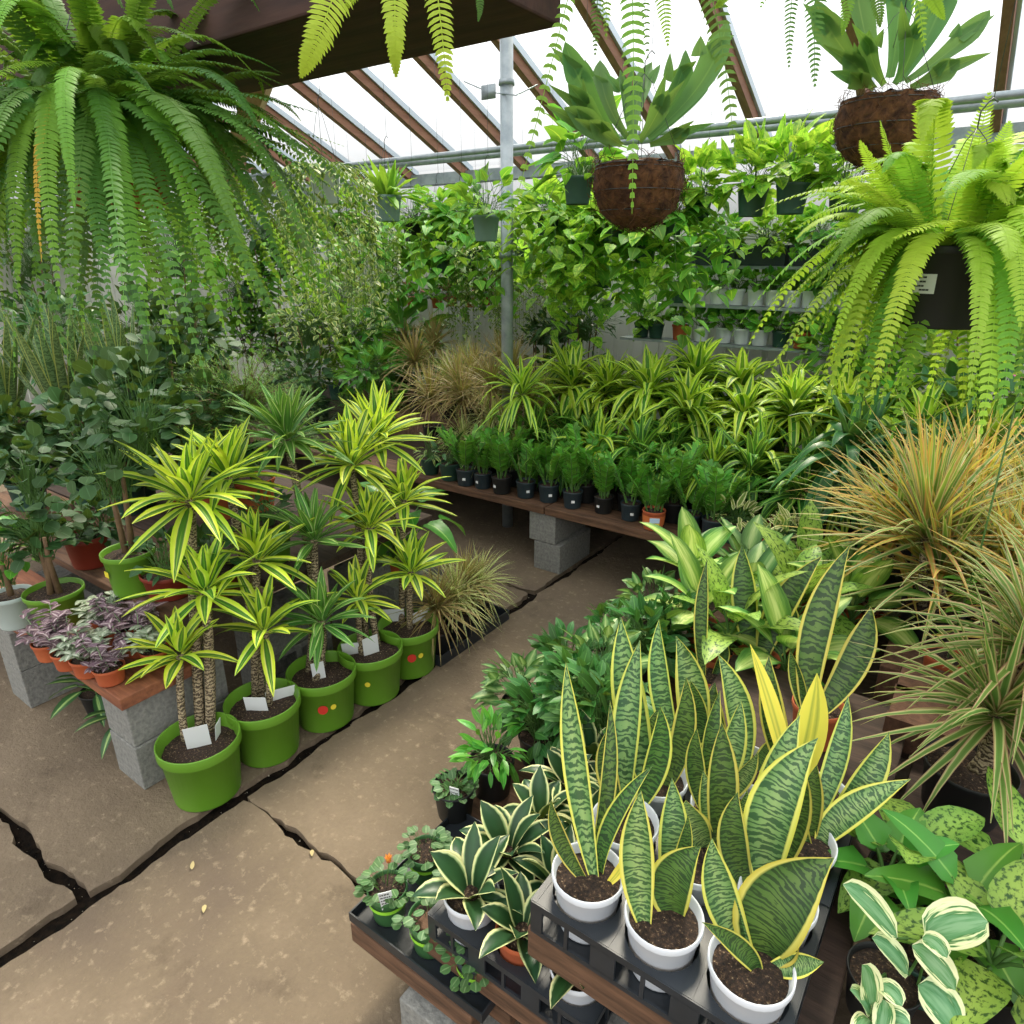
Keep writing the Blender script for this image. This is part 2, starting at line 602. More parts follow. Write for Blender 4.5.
# profiles
lance = lambda t: max(.03, (math.sin(PI*min(1, t**.75)))**.75)
strap = lambda t: max(.03, min(1, .45+t*2.2)*(1-t**3.2)**.9)
needle = lambda t: max(.05, min(1, .6+t*3)*(1-t**1.6))
ovate = lambda t: max(.03, math.sin(PI*t**.62)**.7)
rnd = lambda t: max(.03, math.sqrt(max(0, 1-(2*t-1)**2)))
heart = lambda t: max(.03, (1-t)**.65*min(1, .35+6*t)*1.15)
snakep = lambda t: max(.012, (.3+.7*math.sin(PI*min(1, t/1.16)**.95))*(1-t**6))
oblong = lambda t: max(.03, math.sin(PI*t**.8)**.55)


# ------------------------------------------------------------------ pots
POTC = {}


def pot(root, r, h, mat, taper=.78, rim=.1, z=0, soil=True, holes=False, name='pot', sdrop=.12, loc=None, n=32):
    m = MB()
    t = max(.0022, r*.03)
    rb = r*taper
    rz = h*(1-rim)
    r1 = r*(.93 if rim > .1 else .95)
    m.lathe([(0.001, z+.004), (rb*.9, z+.004), (rb, z), (rb+.001, z+.004), (r1, z+rz-.004), (r*.99, z+rz), (r, z+rz+.003), (r, z+h-.002), (r-.001, z+h), (r-t, z+h),
             (r-t-.002, z+h-.004), (r1-t*1.5, z+rz), (r1*.8, z+h*.5)], n)
    o = m.build(name, mat, root, loc=loc)
    if soil:
        s = MB()
        zz = z+h*(1-sdrop)
        s.lathe([(r1-t*1.2, zz), (r1*.7, zz+.004), (r1*.35, zz+.008), (.0005, zz+.006)], n, jit=.03)
        s.build('soil', SOIL, root, loc=loc)
    return o


def cardtag(root, x, y, z, w, h, rz=0, lean=.2, mat=None, lines=0, name='plant_tag'):
    m = MB()
    m.box((-w/2, -.0008, 0), (w/2, .0008, h))
    for i in range(lines):
        zz = h*(.9-.8*i/max(1, lines))
        x0 = -w*.42
        while x0 < w*.3:
            l = R(.08, .22)*w
            m.box((x0, -.0013, zz-h*.06), (min(x0+l, w*.42), -.0009, zz), 1)
            x0 += l+w*.05
    o = m.build(name, [mat or TAGM, INK], root, smooth=False)
    o.location = (x, y, z)
    o.rotation_euler = (-lean, R(-.1, .1), rz)
    return o


# ------------------------------------------------------------------ foliage makers
def rosette(m, c, n, L, W, prof, e0=1.35, e1=-.1, bend=.6, seg=6, cross=1, fold=.25, mi=0, spread=.01, up=0., wave=0, rise=0., mat2=None, curl=0, jl=.2, jit=.28):
    ga = 2.39996
    a0 = R(0, 6.28)
    for i in range(n):
        f = i/max(1, n-1)
        a = a0+i*ga+R(-.15, .15)-jit*R(-1, 1)
        e = e0+(e1-e0)*f+R(-jit, jit)
        d = V((math.cos(a)*math.cos(e), math.sin(a)*math.cos(e), math.sin(e)))
        nn = V((-math.cos(a)*math.sin(e), -math.sin(a)*math.sin(e), math.cos(e)))
        ll = L*(.62+.38*min(1, f*2+.2))*R(1-jl, 1+jl*.5)
        m.blade(c+V((math.cos(a), math.sin(a), 0))*spread+V((0, 0, rise*(1-f))), d, nn, ll, W*R(.85, 1.1), prof, bend*R(.2, 1.8), fold, seg, cross, m=(mat2 if (mat2 is not None and random.random() < .35) else mi), wave=wave, curl=curl, twist=R(-.3, .3))


def frond(m, p0, p1, p2, width, nl, mi=0, facing=None, dens=.8, r=None, taper0=.5, fall=.25):
    rr = r or (random.random(), random.random())
    m.m = mi
    m.r = rr
    prev = None
    sp = ((p1-p0).length+(p2-p1).length)/nl
    spine = []
    for i in range(nl+1):
        t = i/nl
        q = p0*(1-t)**2+p1*(2*t*(1-t))+p2*t*t
        tg = ((p1-p0)*(1-t)+(p2-p1)*t).normalized()
        spine.append((q, tg, t))
    f = facing
    stem = []
    for i, (q, tg, t) in enumerate(spine):
        if f is not None:
            sd = tg.cross(f).normalized()
        else:
            out = V((p2.x-p0.x, p2.y-p0.y, 0))
            if out.length < .02:
                out = V((1, 0, 0))
            sd = out.cross(UP).normalized()
            sd = (sd-tg*sd.dot(tg)).normalized()
        nn = sd.cross(tg)
        w = .0016*(1.3-t)
        stem.append([q-sd*w+nn*.001, q+sd*w+nn*.001])
        if t < .06:
            continue
        pr = min(1, taper0+t*2.2)*(1-t**2.6)**.75 if t < 1 else .05
        ln = width*.5*max(.06, pr)
        if i == nl:
            continue
        for sg in (-1, 1):
            d = (sd*sg+tg*(.18+.25*t)-nn*R(0, .2)+V((0, 0, -1))*fall*(1-min(1, abs(tg.z))*.9)*R(.4, 1.4)).normalized()
            wv = sp*dens*.5
            e = tg*wv
            l2 = ln*R(.9, 1.08)
            b = len(m.v)
            m.r = (min(1, max(0, rr[0]+R(-.12, .12))), rr[1])
            q2 = q+d*l2*.45+nn*(.06*l2)
            q3 = q+d*l2*.8+nn*(.02*l2)
            q4 = q+d*l2-nn*(.06*l2)+tg*wv*.6
            m.v.extend([q-e*.55, q+e*.8, q2-e, q2+e, q3-e*.75, q3+e*.8, q4])
            m.face((b, b+1, b+3, b+2), [(0, 0), (1, 0), (1, .4), (0, .4)])
            m.face((b+2, b+3, b+5, b+4), [(0, .4), (1, .4), (1, .8), (0, .8)])
            m.face((b+4, b+5, b+6), [(0, .8), (1, .8), (.5, 1)])
    m.r = rr
    m.ribbon(stem)


def crown_stem(root, c0, c1, rad, mat, leafs, L, W, lm, prof=lance, bend=.7, e1=-.35, name='cane', seg=6, bowk=.02, stemname='leaf_crown', mats=None, cross=1, **kw):
    m = MB()
    pts = []
    bw = V((R(-bowk, bowk), R(-bowk, bowk), 0))
    for i in range(6):
        t = i/5
        pts.append(c0.lerp(c1, t)+bw*4*t*(1-t))
    m.tube(pts, [rad*R(.92, 1.08) for _ in pts], 9)
    s = m.build(name, mat, root)
    f = MB()
    rosette(f, c1+V((0, 0, -.02)), int(leafs*(1.25 if L > .2 and W > .04 else 1)), L, W, prof, 1.4, e1, bend, seg, cross, .3, 0, rad*.7, rise=.05, **kw)
    f.build(stemname, mats or lm, s)
    return s


def zz_foliage(m, ns, H, r0, lw=.026, ll=.062):
    for s in range(ns):
        a = s*2.4+R(-.4, .4)
        lean = R(.12, .5)
        d = V((math.cos(a)*lean, math.sin(a)*lean, 1)).normalized()
        p = V((math.cos(a), math.sin(a), 0))*R(.2, 1)*r0
        h = H*R(.75, 1.1)
        pts = []
        for i in range(11):
            pts.append(p.copy())
            p += d*h/10
            d = (d+V((math.cos(a), math.sin(a), 0))*.035).normalized()
        m.tube(pts[::2]+[pts[-1]], [.006, .006, .005, .004, .003, .002, .0015], 5, 1, False)
        sd = V((-math.sin(a), math.cos(a), 0))
        for i in range(3, 11):
            for q in (0, .5):
                pp = pts[i-1].lerp(pts[i], q) if i else pts[i]
                for sg in (-1, 1):
                    dd = (sd*sg*.8+d*.7+V((R(-.2, .2), R(-.2, .2), .1))).normalized()
                    m.blade(pp, dd, V((math.cos(a)*-.6, math.sin(a)*-.6, .8)), ll*R(.8, 1.15), lw, ovate, .3, .2, 3, 1, m=0)


def leafcloud(m, n, rx, ry, rz, c, L, W, prof=ovate, mi=0, bend=.5, seg=4, stems=True, upb=.2, stemm=1, core=V((0, 0, 0)), petiole=True, cross=1, fold=.2, shell=.55, wave=0):
    for i in range(n):
        a = R(0, 6.28)
        e = math.asin(R(-.5, 1))
        r = R(shell, 1)**.6
        q = c+V((math.cos(a)*math.cos(e)*rx*r, math.sin(a)*math.cos(e)*ry*r, math.sin(e)*rz*r))
        out = (q-c)
        d = (V((out.x/rx, out.y/ry, out.z/rz+upb))+V((R(-.6, .6), R(-.6, .6), R(-.6, .3)))).normalized()
        nn = (UP*1.2+V((out.x/rx, out.y/ry, 0))*.8+V((R(-.5, .5), R(-.5, .5), 0))).normalized()
        k = L*R(.7, 1.2)
        m.blade(q, d, nn, k, W*k/L, prof, bend, fold, seg, cross, m=mi, wave=wave)
        if petiole:
            b = core+V((R(-.25, .25)*rx, R(-.25, .25)*ry, 0))
            md = b.lerp(q, .5)+V((0, 0, rz*.2))
            m.tube([b, md, q], .0016, 3, stemm, False)


def vine(m, p0, out, length, L, W, step, mi=0, stemm=1, prof=heart, sway=.02):
    """a vine arching out over the pot rim and hanging down"""
    p = V(p0)
    d = V(out).normalized()
    pts = [p.copy()]
    n = max(3, int(length/step))
    for i in range(n):
        d = (d+V((R(-sway, sway)*4, R(-sway, sway)*4, -.34))).normalized()
        if i > 6:
            d = (d*.7+V((R(-.25, .25), R(-.25, .25), -1))).normalized()
        p = p+d*step
        pts.append(p.copy())
        a = R(0, 6.28)
        o = V((math.cos(a), math.sin(a), R(-.3, .2)))
        m.blade(p, (o+V((0, 0, -.35))).normalized(), (UP*.7+V((o.x, o.y, 0))*.9+V((R(-.3, .3), R(-.3, .3), 0))), L*R(.7, 1.15), W*R(.8, 1.1), prof, .6, .15, 4, 1, m=mi)
    m.tube(pts, .0018, 3, stemm, False)


def hanger(root, r, z0, h, n=3):
    m = MB()
    hk = min(h, .32)
    for i in range(n):
        a = 2*PI*i/n+.4
        m.tube([(math.cos(a)*r, math.sin(a)*r, z0), (math.cos(a)*r*.2, math.sin(a)*r*.2, z0+hk*.72), (0, 0, z0+hk*.8)], .0012, 4)
    m.tube([(0, 0, z0+hk*.8), (0, 0, z0+hk*.9), (.012, 0, z0+hk*.96), (.02, 0, z0+hk*.98), (.03, 0, z0+hk*.95)], .002, 4)
    if h > hk:
        m.tube([(.02, 0, z0+hk*.97), (.02, 0, z0+h)], .001, 4)
    return m.build('hanger', WIRE, root)


exec_parts = []
# ================================================================== SETTING
YW, XL, XR = 5.75, -9.2, 3.6
# floor slabs with open, dirt-filled joints
m = MB()
m.box((XL-.3, -2.5, -.12), (XR+.3, YW+.3, -.028))
o = struct(m.build('floor', DIRT, smooth=False))


def slab(x0, y0, x1, y1, j=.008):
    m = MB()
    pts = []
    for (ax, ay, bx, by) in ((x0, y0, x1, y0), (x1, y0, x1, y1), (x1, y1, x0, y1), (x0, y1, x0, y0)):
        L = math.hypot(bx-ax, by-ay)
        n = max(2, int(L/.035))
        ox = oy = 0
        for i in range(n):
            t = i/n
            ox = ox*.7+R(-j, j)
            oy = oy*.7+R(-j, j)
            pts.append(V((ax+(bx-ax)*t+ox, ay+(by-ay)*t+oy, 0)))
    b = len(pts)
    m.v = pts+[V((q.x, q.y, -.05)) for q in pts]
    m.face(tuple(range(b)))
    for i in range(b):
        k2 = (i+1) % b
        m.face((i, i+b, k2+b, k2))
    return struct(m.build('floor', CONC, smooth=False))


slab(-2.012, 1.08, 1.9, 4.6, .011)
slab(-2.012, -2.3, 1.9, 1.045, .011)
slab(1.93, -2.3, XR, 4.6)
slab(XL, -2.3, -2.085, .475, .011)
slab(XL, .51, -2.075, 3.1, .011)
m = MB()
for i in range(1500):
    if i % 2:
        x, y = R(-2.085, -2.0), R(.1, 4.5)
    elif i % 4:
        x, y = R(-2.0, -.9), R(1.035, 1.09)
    else:
        x, y = R(-3.4, -2.1), R(.465, .52)
    r = R(.001, .0045)*(1.3 if random.random() < .1 else .8)
    z0 = -.03
    m.v.extend([V((x+math.cos(a)*r*R(.7, 1.2), y+math.sin(a)*r*R(.7, 1.2), z0)) for a in (0, 1.5, 3, 4.6)]+[V((x, y, z0+r*1.4))])
    b = len(m.v)-5
    m.m = 1 if random.random() < .18 else 0
    for q in ((0, 1), (1, 2), (2, 3), (3, 0)):
        m.face((b+q[0], b+q[1], b+4))
tag(m.build('joint_gravel', [DIRT, plain('pale_perlite', '#b8ae9a', .9)], smooth=False), 'dark crumbly dirt and pale grit filling the floor joints', 'gravel', None, 'stuff')
slab(XL, 3.13, -2.06, YW)
slab(-2.03, 4.63, XR, YW)

# ribbed back wall
def ribwall(name, x0, x1, z1, mat):
    m = MB()
    pitch, d = .15, .012
    x = x0
    rows0, rows1 = [], []
    while x < x1:
        for dx, dy in ((0, 0), (.09, 0), (.1, d), (.14, d)):
            rows0.append(V((x+dx, dy, 0)))
            rows1.append(V((x+dx, dy, z1)))
        x += pitch
    b = len(m.v)
    n = len(rows0)
    m.v = rows0+rows1
    for i in range(n-1):
        m.face((i, i+1, n+i+1, n+i))
    m.box((x0, .02, 0), (x1, .08, z1))
    return struct(m.build(name, mat, smooth=False))


o = ribwall('wall_back', XL, XR, 2.2, WALLM)
o.location = (0, YW, 0)
o = ribwall('wall_left', 0, 8.2, 2.2, WALLM)
o.rotation_euler = (0, 0, PI/2)
o.location = (XL, -2.4, 0)

# roof: glass over brown rafters, falling towards the back wall
EAVE, SL = 2.72, math.tan(math.radians(24))
roofz = lambda y: EAVE+(YW-y)*SL
Y0 = -2.4
m = MB()
m.quad((XL, Y0, roofz(Y0)+.09), (XR, Y0, roofz(Y0)+.09), (XR, YW+.1, EAVE+.045), (XL, YW+.1, EAVE+.045))
struct(m.build('ceiling', GLASS, smooth=False))
m = MB()
m.quad((XL, YW+.05, 2.24), (XR, YW+.05, 2.24), (XR, YW+.05, EAVE), (XL, YW+.05, EAVE))
struct(m.build('window_1', GLASS, smooth=False))


def slopebox(x0, x1, ya, yb, dz0, dz1, mat, name):
    m = MB()
    b = 0
    for y in (ya, yb):
        for x, dz in ((x0, dz0), (x1, dz0), (x1, dz1), (x0, dz1)):
            m.v.append(V((x, y, roofz(y)+dz)))
    for q in ((0, 1, 2, 3), (7, 6, 5, 4), (0, 4, 5, 1), (1, 5, 6, 2), (2, 6, 7, 3), (3, 7, 4, 0)):
        m.face(q)
    return struct(m.build(name, mat, smooth=False))


i = 0
x = XL+.2
while x < XR:
    i += 1
    slopebox(x, x+.055, Y0, YW+.05, -.07, .05, RAFM, 'trim_%d' % i)
    i += 1
    slopebox(x+.055, x+.075, Y0, YW+.05, .01, .06, ALU, 'trim_%d' % i)
    x += .72
for (y, dz) in ((5.35, -.12), (3.0, -.12)):
    i += 1
    m = MB()
    z = roofz(y)+dz
    m.tube([(XL, y, z), (XR, y, z)], .03, 10)
    struct(m.build('trim_%d' % i, GALV))
m = MB()
m.box((XL, YW-.05, EAVE-.1), (XR, YW+.1, EAVE-.0))
i += 1
struct(m.build('trim_%d' % i, GALV, smooth=False))
# pipe that carries the hanging baskets
for (y, z) in ((4.75, 2.72),):
    i += 1
    m = MB()
    m.tube([(XL, y, z), (XR, y, z)], .022, 10)
    struct(m.build('trim_%d' % i, GALV))

# heavy wooden beam overhead, its brace and the steel post
m = MB()
m.box((-4.2, 1.20, 2.45), (-1.0, 1.60, 2.72))
o = m.build('roof_beam', BEAMM, smooth=False, bevel=.006)
tag(o, 'heavy dark brown wooden beam crossing overhead in front of the roof panes', 'beam')
m = MB()
a, b = aty(268, 62, 1.66), aty(232, 165, 1.72)
d = (a-b).normalized()
m.tube([b-d*.12, a+d*.1], .045, 4)
tag(m.build('wooden_brace', PALEWOOD, smooth=False), 'pale wooden brace slanting under the dark overhead beam', 'brace')
pb = at(507, 480, 0)
pp = aty(507, 250, 3.92)
m = MB()
m.tube([(pp.x, pp.y, 0), (pp.x, pp.y, roofz(pp.y)-.0)], .041, 20)
o = thing('steel_post', 'round galvanised steel post rising behind the far bench to the roof', 'post', (pp.x, pp.y, 0))
s = m.build('shaft', GALV, o)
s.location = (-pp.x, -pp.y, 0)
m = MB()
m.lathe([(.042, 1.93), (.052, 1.93), (.052, 1.97), (.042, 1.97)], 20)
m.box((.04, -.012, 1.935), (.085, .012, 1.965))
m.build('clamp_collar', GALV, o)
m = MB()
m.lathe([(.042, 2.93), (.05, 2.93), (.05, 2.96), (.042, 2.96)], 20)
m.build('clamp_collar', GALV, o)
m = MB()
m.box((-.16, -.05, 2.86), (-.05, -.045, 2.94))
m.tube([(-.3, -.047, 2.98), (-.105, -.047, 2.9), (.1, -.04, 2.86), (.25, -.03, 2.9)], .004, 5)
m.build('hook_wire', GALV, o)


# ================================================================== BENCHES AND BLOCKS
def block(loc, label, rz=0, mat=None, sx=.2, sy=.4, sz=.195, cores=True, group='cinder blocks under the benches'):
    m = MB()
    if cores:                                   # open cores run along x, walls around
        t = .03
        for (y0, y1) in ((0, t), (sy/2-t/2, sy/2+t/2), (sy-t, sy)):
            m.box((0, y0, 0), (sx, y1, sz))
        m.box((.004, t, 0), (sx-.004, sy-t, t))
        m.box((.004, t, sz-t), (sx-.004, sy-t, sz))
        m.box((sx*.5, t, t), (sx*.56, sy-t, sz-t))
    else:
        m.box((0, 0, 0), (sx, sy, sz))
    o = m.build('cinder_block', mat or BLOCK, smooth=False, bevel=0 if cores else .004)
    o.location = loc
    o.rotation_euler = (0, 0, rz)
    tag(o, label, 'cinder block', group)
    return o


def board(lo, hi, label, mat=WOOD, name='bench_board', cat='board', group=None):
    m = MB()
    m.box((0, 0, 0), tuple(hi[i]-lo[i] for i in range(3)))
    o = m.build(name, mat, smooth=False, bevel=.004)
    o.location = lo
    tag(o, label, cat, group)
    return o


# left bench, lowest tier
block((-2.57, .86, 0), 'grey cinder block on the floor beneath the purple plants\' bench corner', cores=False)
block((-2.58, .865, .197), 'grey cinder block stacked under the end of the purple plants\' board', cores=False)
block((-3.5, .82, 0), 'grey cinder block on the floor at the left picture edge', cores=False)
block((-3.5, .82, .197), 'grey cinder block stacked just under the left bench at the picture edge', cores=False)
board((-5.2, .84, .394), (-2.345, 1.12, .444), 'reddish brown plank carrying the small purple plants and green pot', REDWOOD)
# second tier
board((-4.8, 1.13, .56), (-2.5, 1.55, .6), 'brown plank carrying red pots and green pot behind purple plants', WOOD)
block((-2.68, 1.5, .0), 'grey cinder block standing on the floor behind the striped cane plants', cores=True)
block((-2.68, 1.5, .2), 'grey cinder block second in the stack behind the striped cane plants', cores=False)
block((-2.66, 2.05, 0), 'grey cinder block on floor behind the dark striped plant', cores=False)
block((-2.66, 2.05, .2), 'grey cinder block on top behind the dark striped plant', cores=False)
block((-4.4, 1.2, 0), 'grey cinder block in shade under the left bench', cores=False)
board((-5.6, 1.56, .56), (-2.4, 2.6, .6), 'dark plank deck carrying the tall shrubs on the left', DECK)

# far bench
board((-7.5, 3.4, .4), (-2.18, 3.62, .45), 'front plank of the far bench, left length behind the steel post', WOOD, group=None)
board((-2.17, 3.4, .4), (-.75, 3.62, .45), 'front plank of the far bench, right length under glossy potted plants', WOOD)
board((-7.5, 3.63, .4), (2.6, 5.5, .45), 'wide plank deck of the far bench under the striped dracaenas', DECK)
q = at(537, 564, 0)
block((-2.26, 3.42, 0), 'grey cinder block on the floor under the far bench front', cores=False)
block((-2.3, 3.42, .2), 'grey cinder block stacked below the far bench front plank', cores=False)
block((-6.0, 3.5, 0), 'grey cinder block under the far bench at its left end', cores=False)
block((-.9, 3.5, 0), 'grey cinder block under the far bench near the pale leaved plants', cores=False)
block((-.9, 3.5, .2), 'top grey cinder block holding the far bench near pale leaved plants', cores=False)

# right bench: three steps
board((-1.12, .815, .195), (-.70, .86, .262), 'lowest brown timber, under the tray of tiny round leaved pots', WOOD, 'timber_step', 'timber')
board((-1.12, .86, .23), (-.62, 2.6, .28), 'low plank deck at the aisle side of the stepped bench', WOOD)
board((-.90, .845, .315), (-.40, .93, .395), 'brown timber under the tray of cream edged rosettes', WOOD, 'timber_step', 'timber')
board((-.86, .93, .355), (-.40, 3.1, .40), 'middle plank deck of the stepped bench under rosettes', WOOD)
board((-.56, .84, .56), (.02, .93, .645), 'brown timber under the tray of tall snake plants', WOOD, 'timber_step', 'timber')
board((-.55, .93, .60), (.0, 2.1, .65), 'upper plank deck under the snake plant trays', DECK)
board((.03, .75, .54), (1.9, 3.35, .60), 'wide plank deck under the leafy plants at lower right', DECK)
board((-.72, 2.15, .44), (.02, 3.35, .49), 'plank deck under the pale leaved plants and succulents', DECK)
for (x, y, z, lb) in ((-.98, .98, 0, 'grey block on the floor holding the lowest aisle step'),
                      (-.92, .79, -.02, 'shaded block at the floor under the lowest brown timber'),
                      (-.78, 1.2, 0, 'mossy grey block on the floor under the middle step front'),
                      (-.46, .9, 0, 'grey block on the floor below the snake plant tray'),
                      (-.44, .9, .2, 'second grey block below the snake plant tray'),
                      (.3, .9, 0, 'grey block on the floor under the lower right plants'),
                      (.3, .9, .2, 'second grey block under the lower right plants')):
    block((x, y, z), lb, cores=False, sz=.19)
# brown blocks visible between plants on the right
q = at(905, 655, .66)
block((q.x-.06, q.y-.12, .49), 'brown stained block lying between snake plants and red edged grass', mat=BLOCKB, sx=.3, sy=.22, sz=.17, cores=False)
q = at(905, 740, .62)
block((-.06, 1.95, .602), 'brown block with open core beside the tall dark snake plants', mat=BLOCKB, sx=.19, sy=.36, sz=.1, cores=True)


def tray(x0, y0, nx, ny, cell, z, h, label, dia, legs=True, group='black carry trays'):
    """open lattice tray: pots drop through round-cornered square openings, windows along the skirt"""
    t = thing('carry_tray', label, 'tray', (x0, y0, z), 0, group)
    m = MB()
    W, D = nx*cell, ny*cell
    b = cell-dia
    for i in range(nx+1):
        x = i*cell
        hw = b/2 if 0 < i < nx else b/2
        m.box((max(0, x-hw), 0, h-.004), (min(W, x+hw), D, h))
    for j in range(ny+1):
        y = j*cell
        m.box((0, max(0, y-b/2), h-.0045), (W, min(D, y+b/2), h-.0005))
    for i in range(nx):          # corner fillets
        for j in range(ny):
            cx, cy, r = (i+.5)*cell, (j+.5)*cell, dia/2
            for sx in (-1, 1):
                for sy in (-1, 1):
                    c = V((cx+sx*r, cy+sy*r, h-.001))
                    pts = [c]
                    for k2 in range(6):
                        a = k2/5*PI/2
                        pts.append(V((cx+sx*r*math.cos(a), cy+sy*r*math.sin(a), h-.001)))
                    bi = len(m.v)
                    m.v.extend(pts)
                    m.face(tuple(range(bi, bi+7)))
    m.build('top_plate', TRAYM, t, smooth=False)
    m = MB()
    e = .003
    for (ax, ay, bx, by, n) in ((0, 0, W, 0, nx), (W, 0, W, D, ny), (0, D, W, D, nx), (0, 0, 0, D, ny)):
        dx, dy = (bx-ax)/n, (by-ay)/n
        lo = lambda x, y, z0, x2, y2, z1: m.box((min(x, x2)-e*(x == x2), min(y, y2)-e*(y == y2), z0), (max(x, x2)+e*(x == x2), max(y, y2)+e*(y == y2), z1))
        lo(ax, ay, h-.018, bx, by, h-.001)
        lo(ax, ay, 0, bx, by, .012)
        for i in range(n):
            for s0, s1 in ((0, .16), (.48, .53), (.84, 1)):
                lo(ax+dx*(i+s0), ay+dy*(i+s0), .011, ax+dx*(i+s1), ay+dy*(i+s1), h-.017)
    m.build('skirt', TRAYM, t, smooth=False)
    m = MB()
    m.box((.002, .002, 0), (W-.002, D-.002, .003))
    m.build('tray_floor', TRAYM, t, smooth=False)
    return t


# ================================================================== SNAKE PLANTS ON THE TOP TRAY
CELL = .163
SX0, SY0, ST = -.464-CELL/2, .915-CELL/2, .65
tray(SX0, SY0, 3, 2, CELL, ST+.002, .085, 'black tray holding white potted tall snake plants, front one', .142)
tray(SX0, SY0+2*CELL+.004, 3, 2, CELL, ST+.002, .085, 'black tray holding white potted snake plants, behind the front snake tray', .142)


def snake_pot(i, j):
    return V((SX0+(i+.5)*CELL, SY0+(j+.5)*CELL+(.004 if j > 1 else 0), ST+.006))


LF = V((.56, -.78, .3))      # the side from which most leaves show their face


def snake(base, leaves, label, matn='snake', potm='white', r=.074, h=.138, group='snake plants'):
    """leaves: (base px, base py, tip px, tip py, width px, how far the tip comes forward, bow px, material index, twist)"""
    t = thing('snake_plant', label, 'snake plant', base, 0, group)
    pot(t, r, h, PM[potm], .74, .12, sdrop=.16)
    soil_z = base.z+h*.84
    for L in leaves:
        bx, by, tx, ty, w, fwd = L[:6]
        bow = L[6] if len(L) > 6 else 0
        mi = L[7] if len(L) > 7 else matn
        tw = L[8] if len(L) > 8 else R(-.4, .4)
        a = at(bx, by, soil_z)
        rr = r*.72
        off = V((a.x-base.x, a.y-base.y, 0))
        if off.length > rr:
            off = off.normalized()*rr
            a = V((base.x+off.x, base.y+off.y, soil_z))
        a.z -= .012
        dp = depth(a)
        b = atd(tx, ty, dp-fwd)
        W = w*dp/FPX*.86
        side = ray(612, 512)-ray(412, 512)
        bowv = side.normalized()*(bow*dp/FPX)+V((0, 0, .0))
        m = MB()
        fc = (V((0, 0, EYE))-a.lerp(b, .5)).normalized()+side.normalized()*R(-.35, .35)
        m.leafpath(a, b, W, snakep, bowv, fc, .32, 14, 3, .008, tw)
        m.build('leaf', LM[mi], t).matrix_parent_inverse = Matrix.Translation(-V(base))
    return t


sp = snake_pot
snake(sp(0, 0), [(596, 880, 566, 662, 31, .0, -4), (600, 876, 653, 765, 22, .03, -14, 'snake_dark'), (588, 880, 551, 800, 20, .03, -8, 'snake_dark'), (604, 884, 632, 848, 12, .03, 4, 'snake_yellow'), (590, 872, 610, 700, 20, -.04, 8, 'snake_dark')],
      'snake plant in white pot with one tall slender pale leaf, front tray\'s aisle end')
snake(sp(1, 0), [(646, 925, 641, 790, 41, .03, -6), (668, 900, 672, 778, 36, -.03, 4, 'snake'), (678, 915, 701, 846, 52, .04, -16, 'snake_dark'), (664, 900, 688, 815, 20, .0, 6, 'snake_dark')],
      'snake plant in white pot with short broad banded leaves, middle of the front tray')
snake(sp(2, 0), [(752, 955, 712, 838, 42, .0, -10), (766, 955, 834, 858, 80, .06, -24, 'snake_dark'), (760, 970, 702, 922, 24, .06, 10, 'snake_dark'), (762, 955, 797, 928, 42, .04, 4, 'snake_dark'), (768, 965, 824, 962, 26, .06, 0)],
      'snake plant in white pot with one very broad dark leaf leaning right, nearest')
snake(sp(2, 1), [(770, 885, 818, 738, 58, .03, -22), (752, 890, 738, 792, 36, .0, -12, 'snake_dark'), (762, 880, 800, 715, 44, -.05, -10), (768, 880, 800, 760, 34, .03, 10, 'snake_dark')],
      'snake plant in white pot with arching pale banded leaf, behind the very broad leaf')
snake(sp(1, 1), [(719, 855, 722, 722, 38, .0, 2, 'snake_dark'), (712, 850, 686, 800, 40, .03, -6), (722, 850, 747, 790, 22, .02, 6), (716, 850, 703, 770, 26, -.03, 3)],
      'snake plant in white pot with upright pointed dark leaf, centre of the snake trays')
snake(sp(0, 1), [(626, 806, 640, 640, 34, -.02, -6), (634, 810, 660, 706, 30, .03, 10, 'snake_dark'), (622, 810, 606, 732, 26, .02, -6, 'snake_dark')],
      'snake plant with upright leaves just behind the slender pale one, second row')
snake(sp(0, 2), [(650, 792, 621, 617, 40, .0, -5), (664, 790, 686, 677, 28, .03, 9, 'snake_dark'), (655, 790, 657, 710, 24, .0, -8, 'snake_dark')],
      'snake plant in white pot with tallest broad pale leaf near the aisle')
snake(sp(1, 2), [(712, 808, 741, 700, 30, .0, 4), (706, 810, 697, 728, 24, .03, -5, 'snake_dark'), (715, 805, 758, 752, 22, .05, 4), (710, 805, 720, 690, 22, -.02, -5, 'snake_dark')],
      'snake plant partly hidden between the aisle rows of the rear snake tray')
snake(sp(2, 2), [(822, 842, 911, 779, 34, .02, -18), (818, 838, 889, 732, 34, .0, 10, 'snake'), (812, 838, 817, 765, 28, .03, -4, 'snake_dark'), (808, 830, 848, 696, 26, -.04, 8, 'snake'), (810, 845, 790, 770, 30, .04, -8)],
      'snake plant in white pot spreading narrow yellow edged leaves to the right')
snake(sp(0, 3), [(680, 760, 659, 619, 27, .0, -8), (686, 760, 676, 636, 40, -.03, 14, 'snake'), (694, 760, 690, 680, 24, .04, 8, 'snake_dark')],
      'snake plant in white pot at the rear aisle corner of the snake trays')
snake(sp(1, 3), [(742, 770, 718, 654, 33, .0, 10), (732, 765, 715, 682, 26, -.03, -8, 'snake_dark'), (748, 770, 775, 735, 20, .04, 6, 'snake_dark')],
      'snake plant in pale pot with bluish leaf, beside the folded yellow leaf')
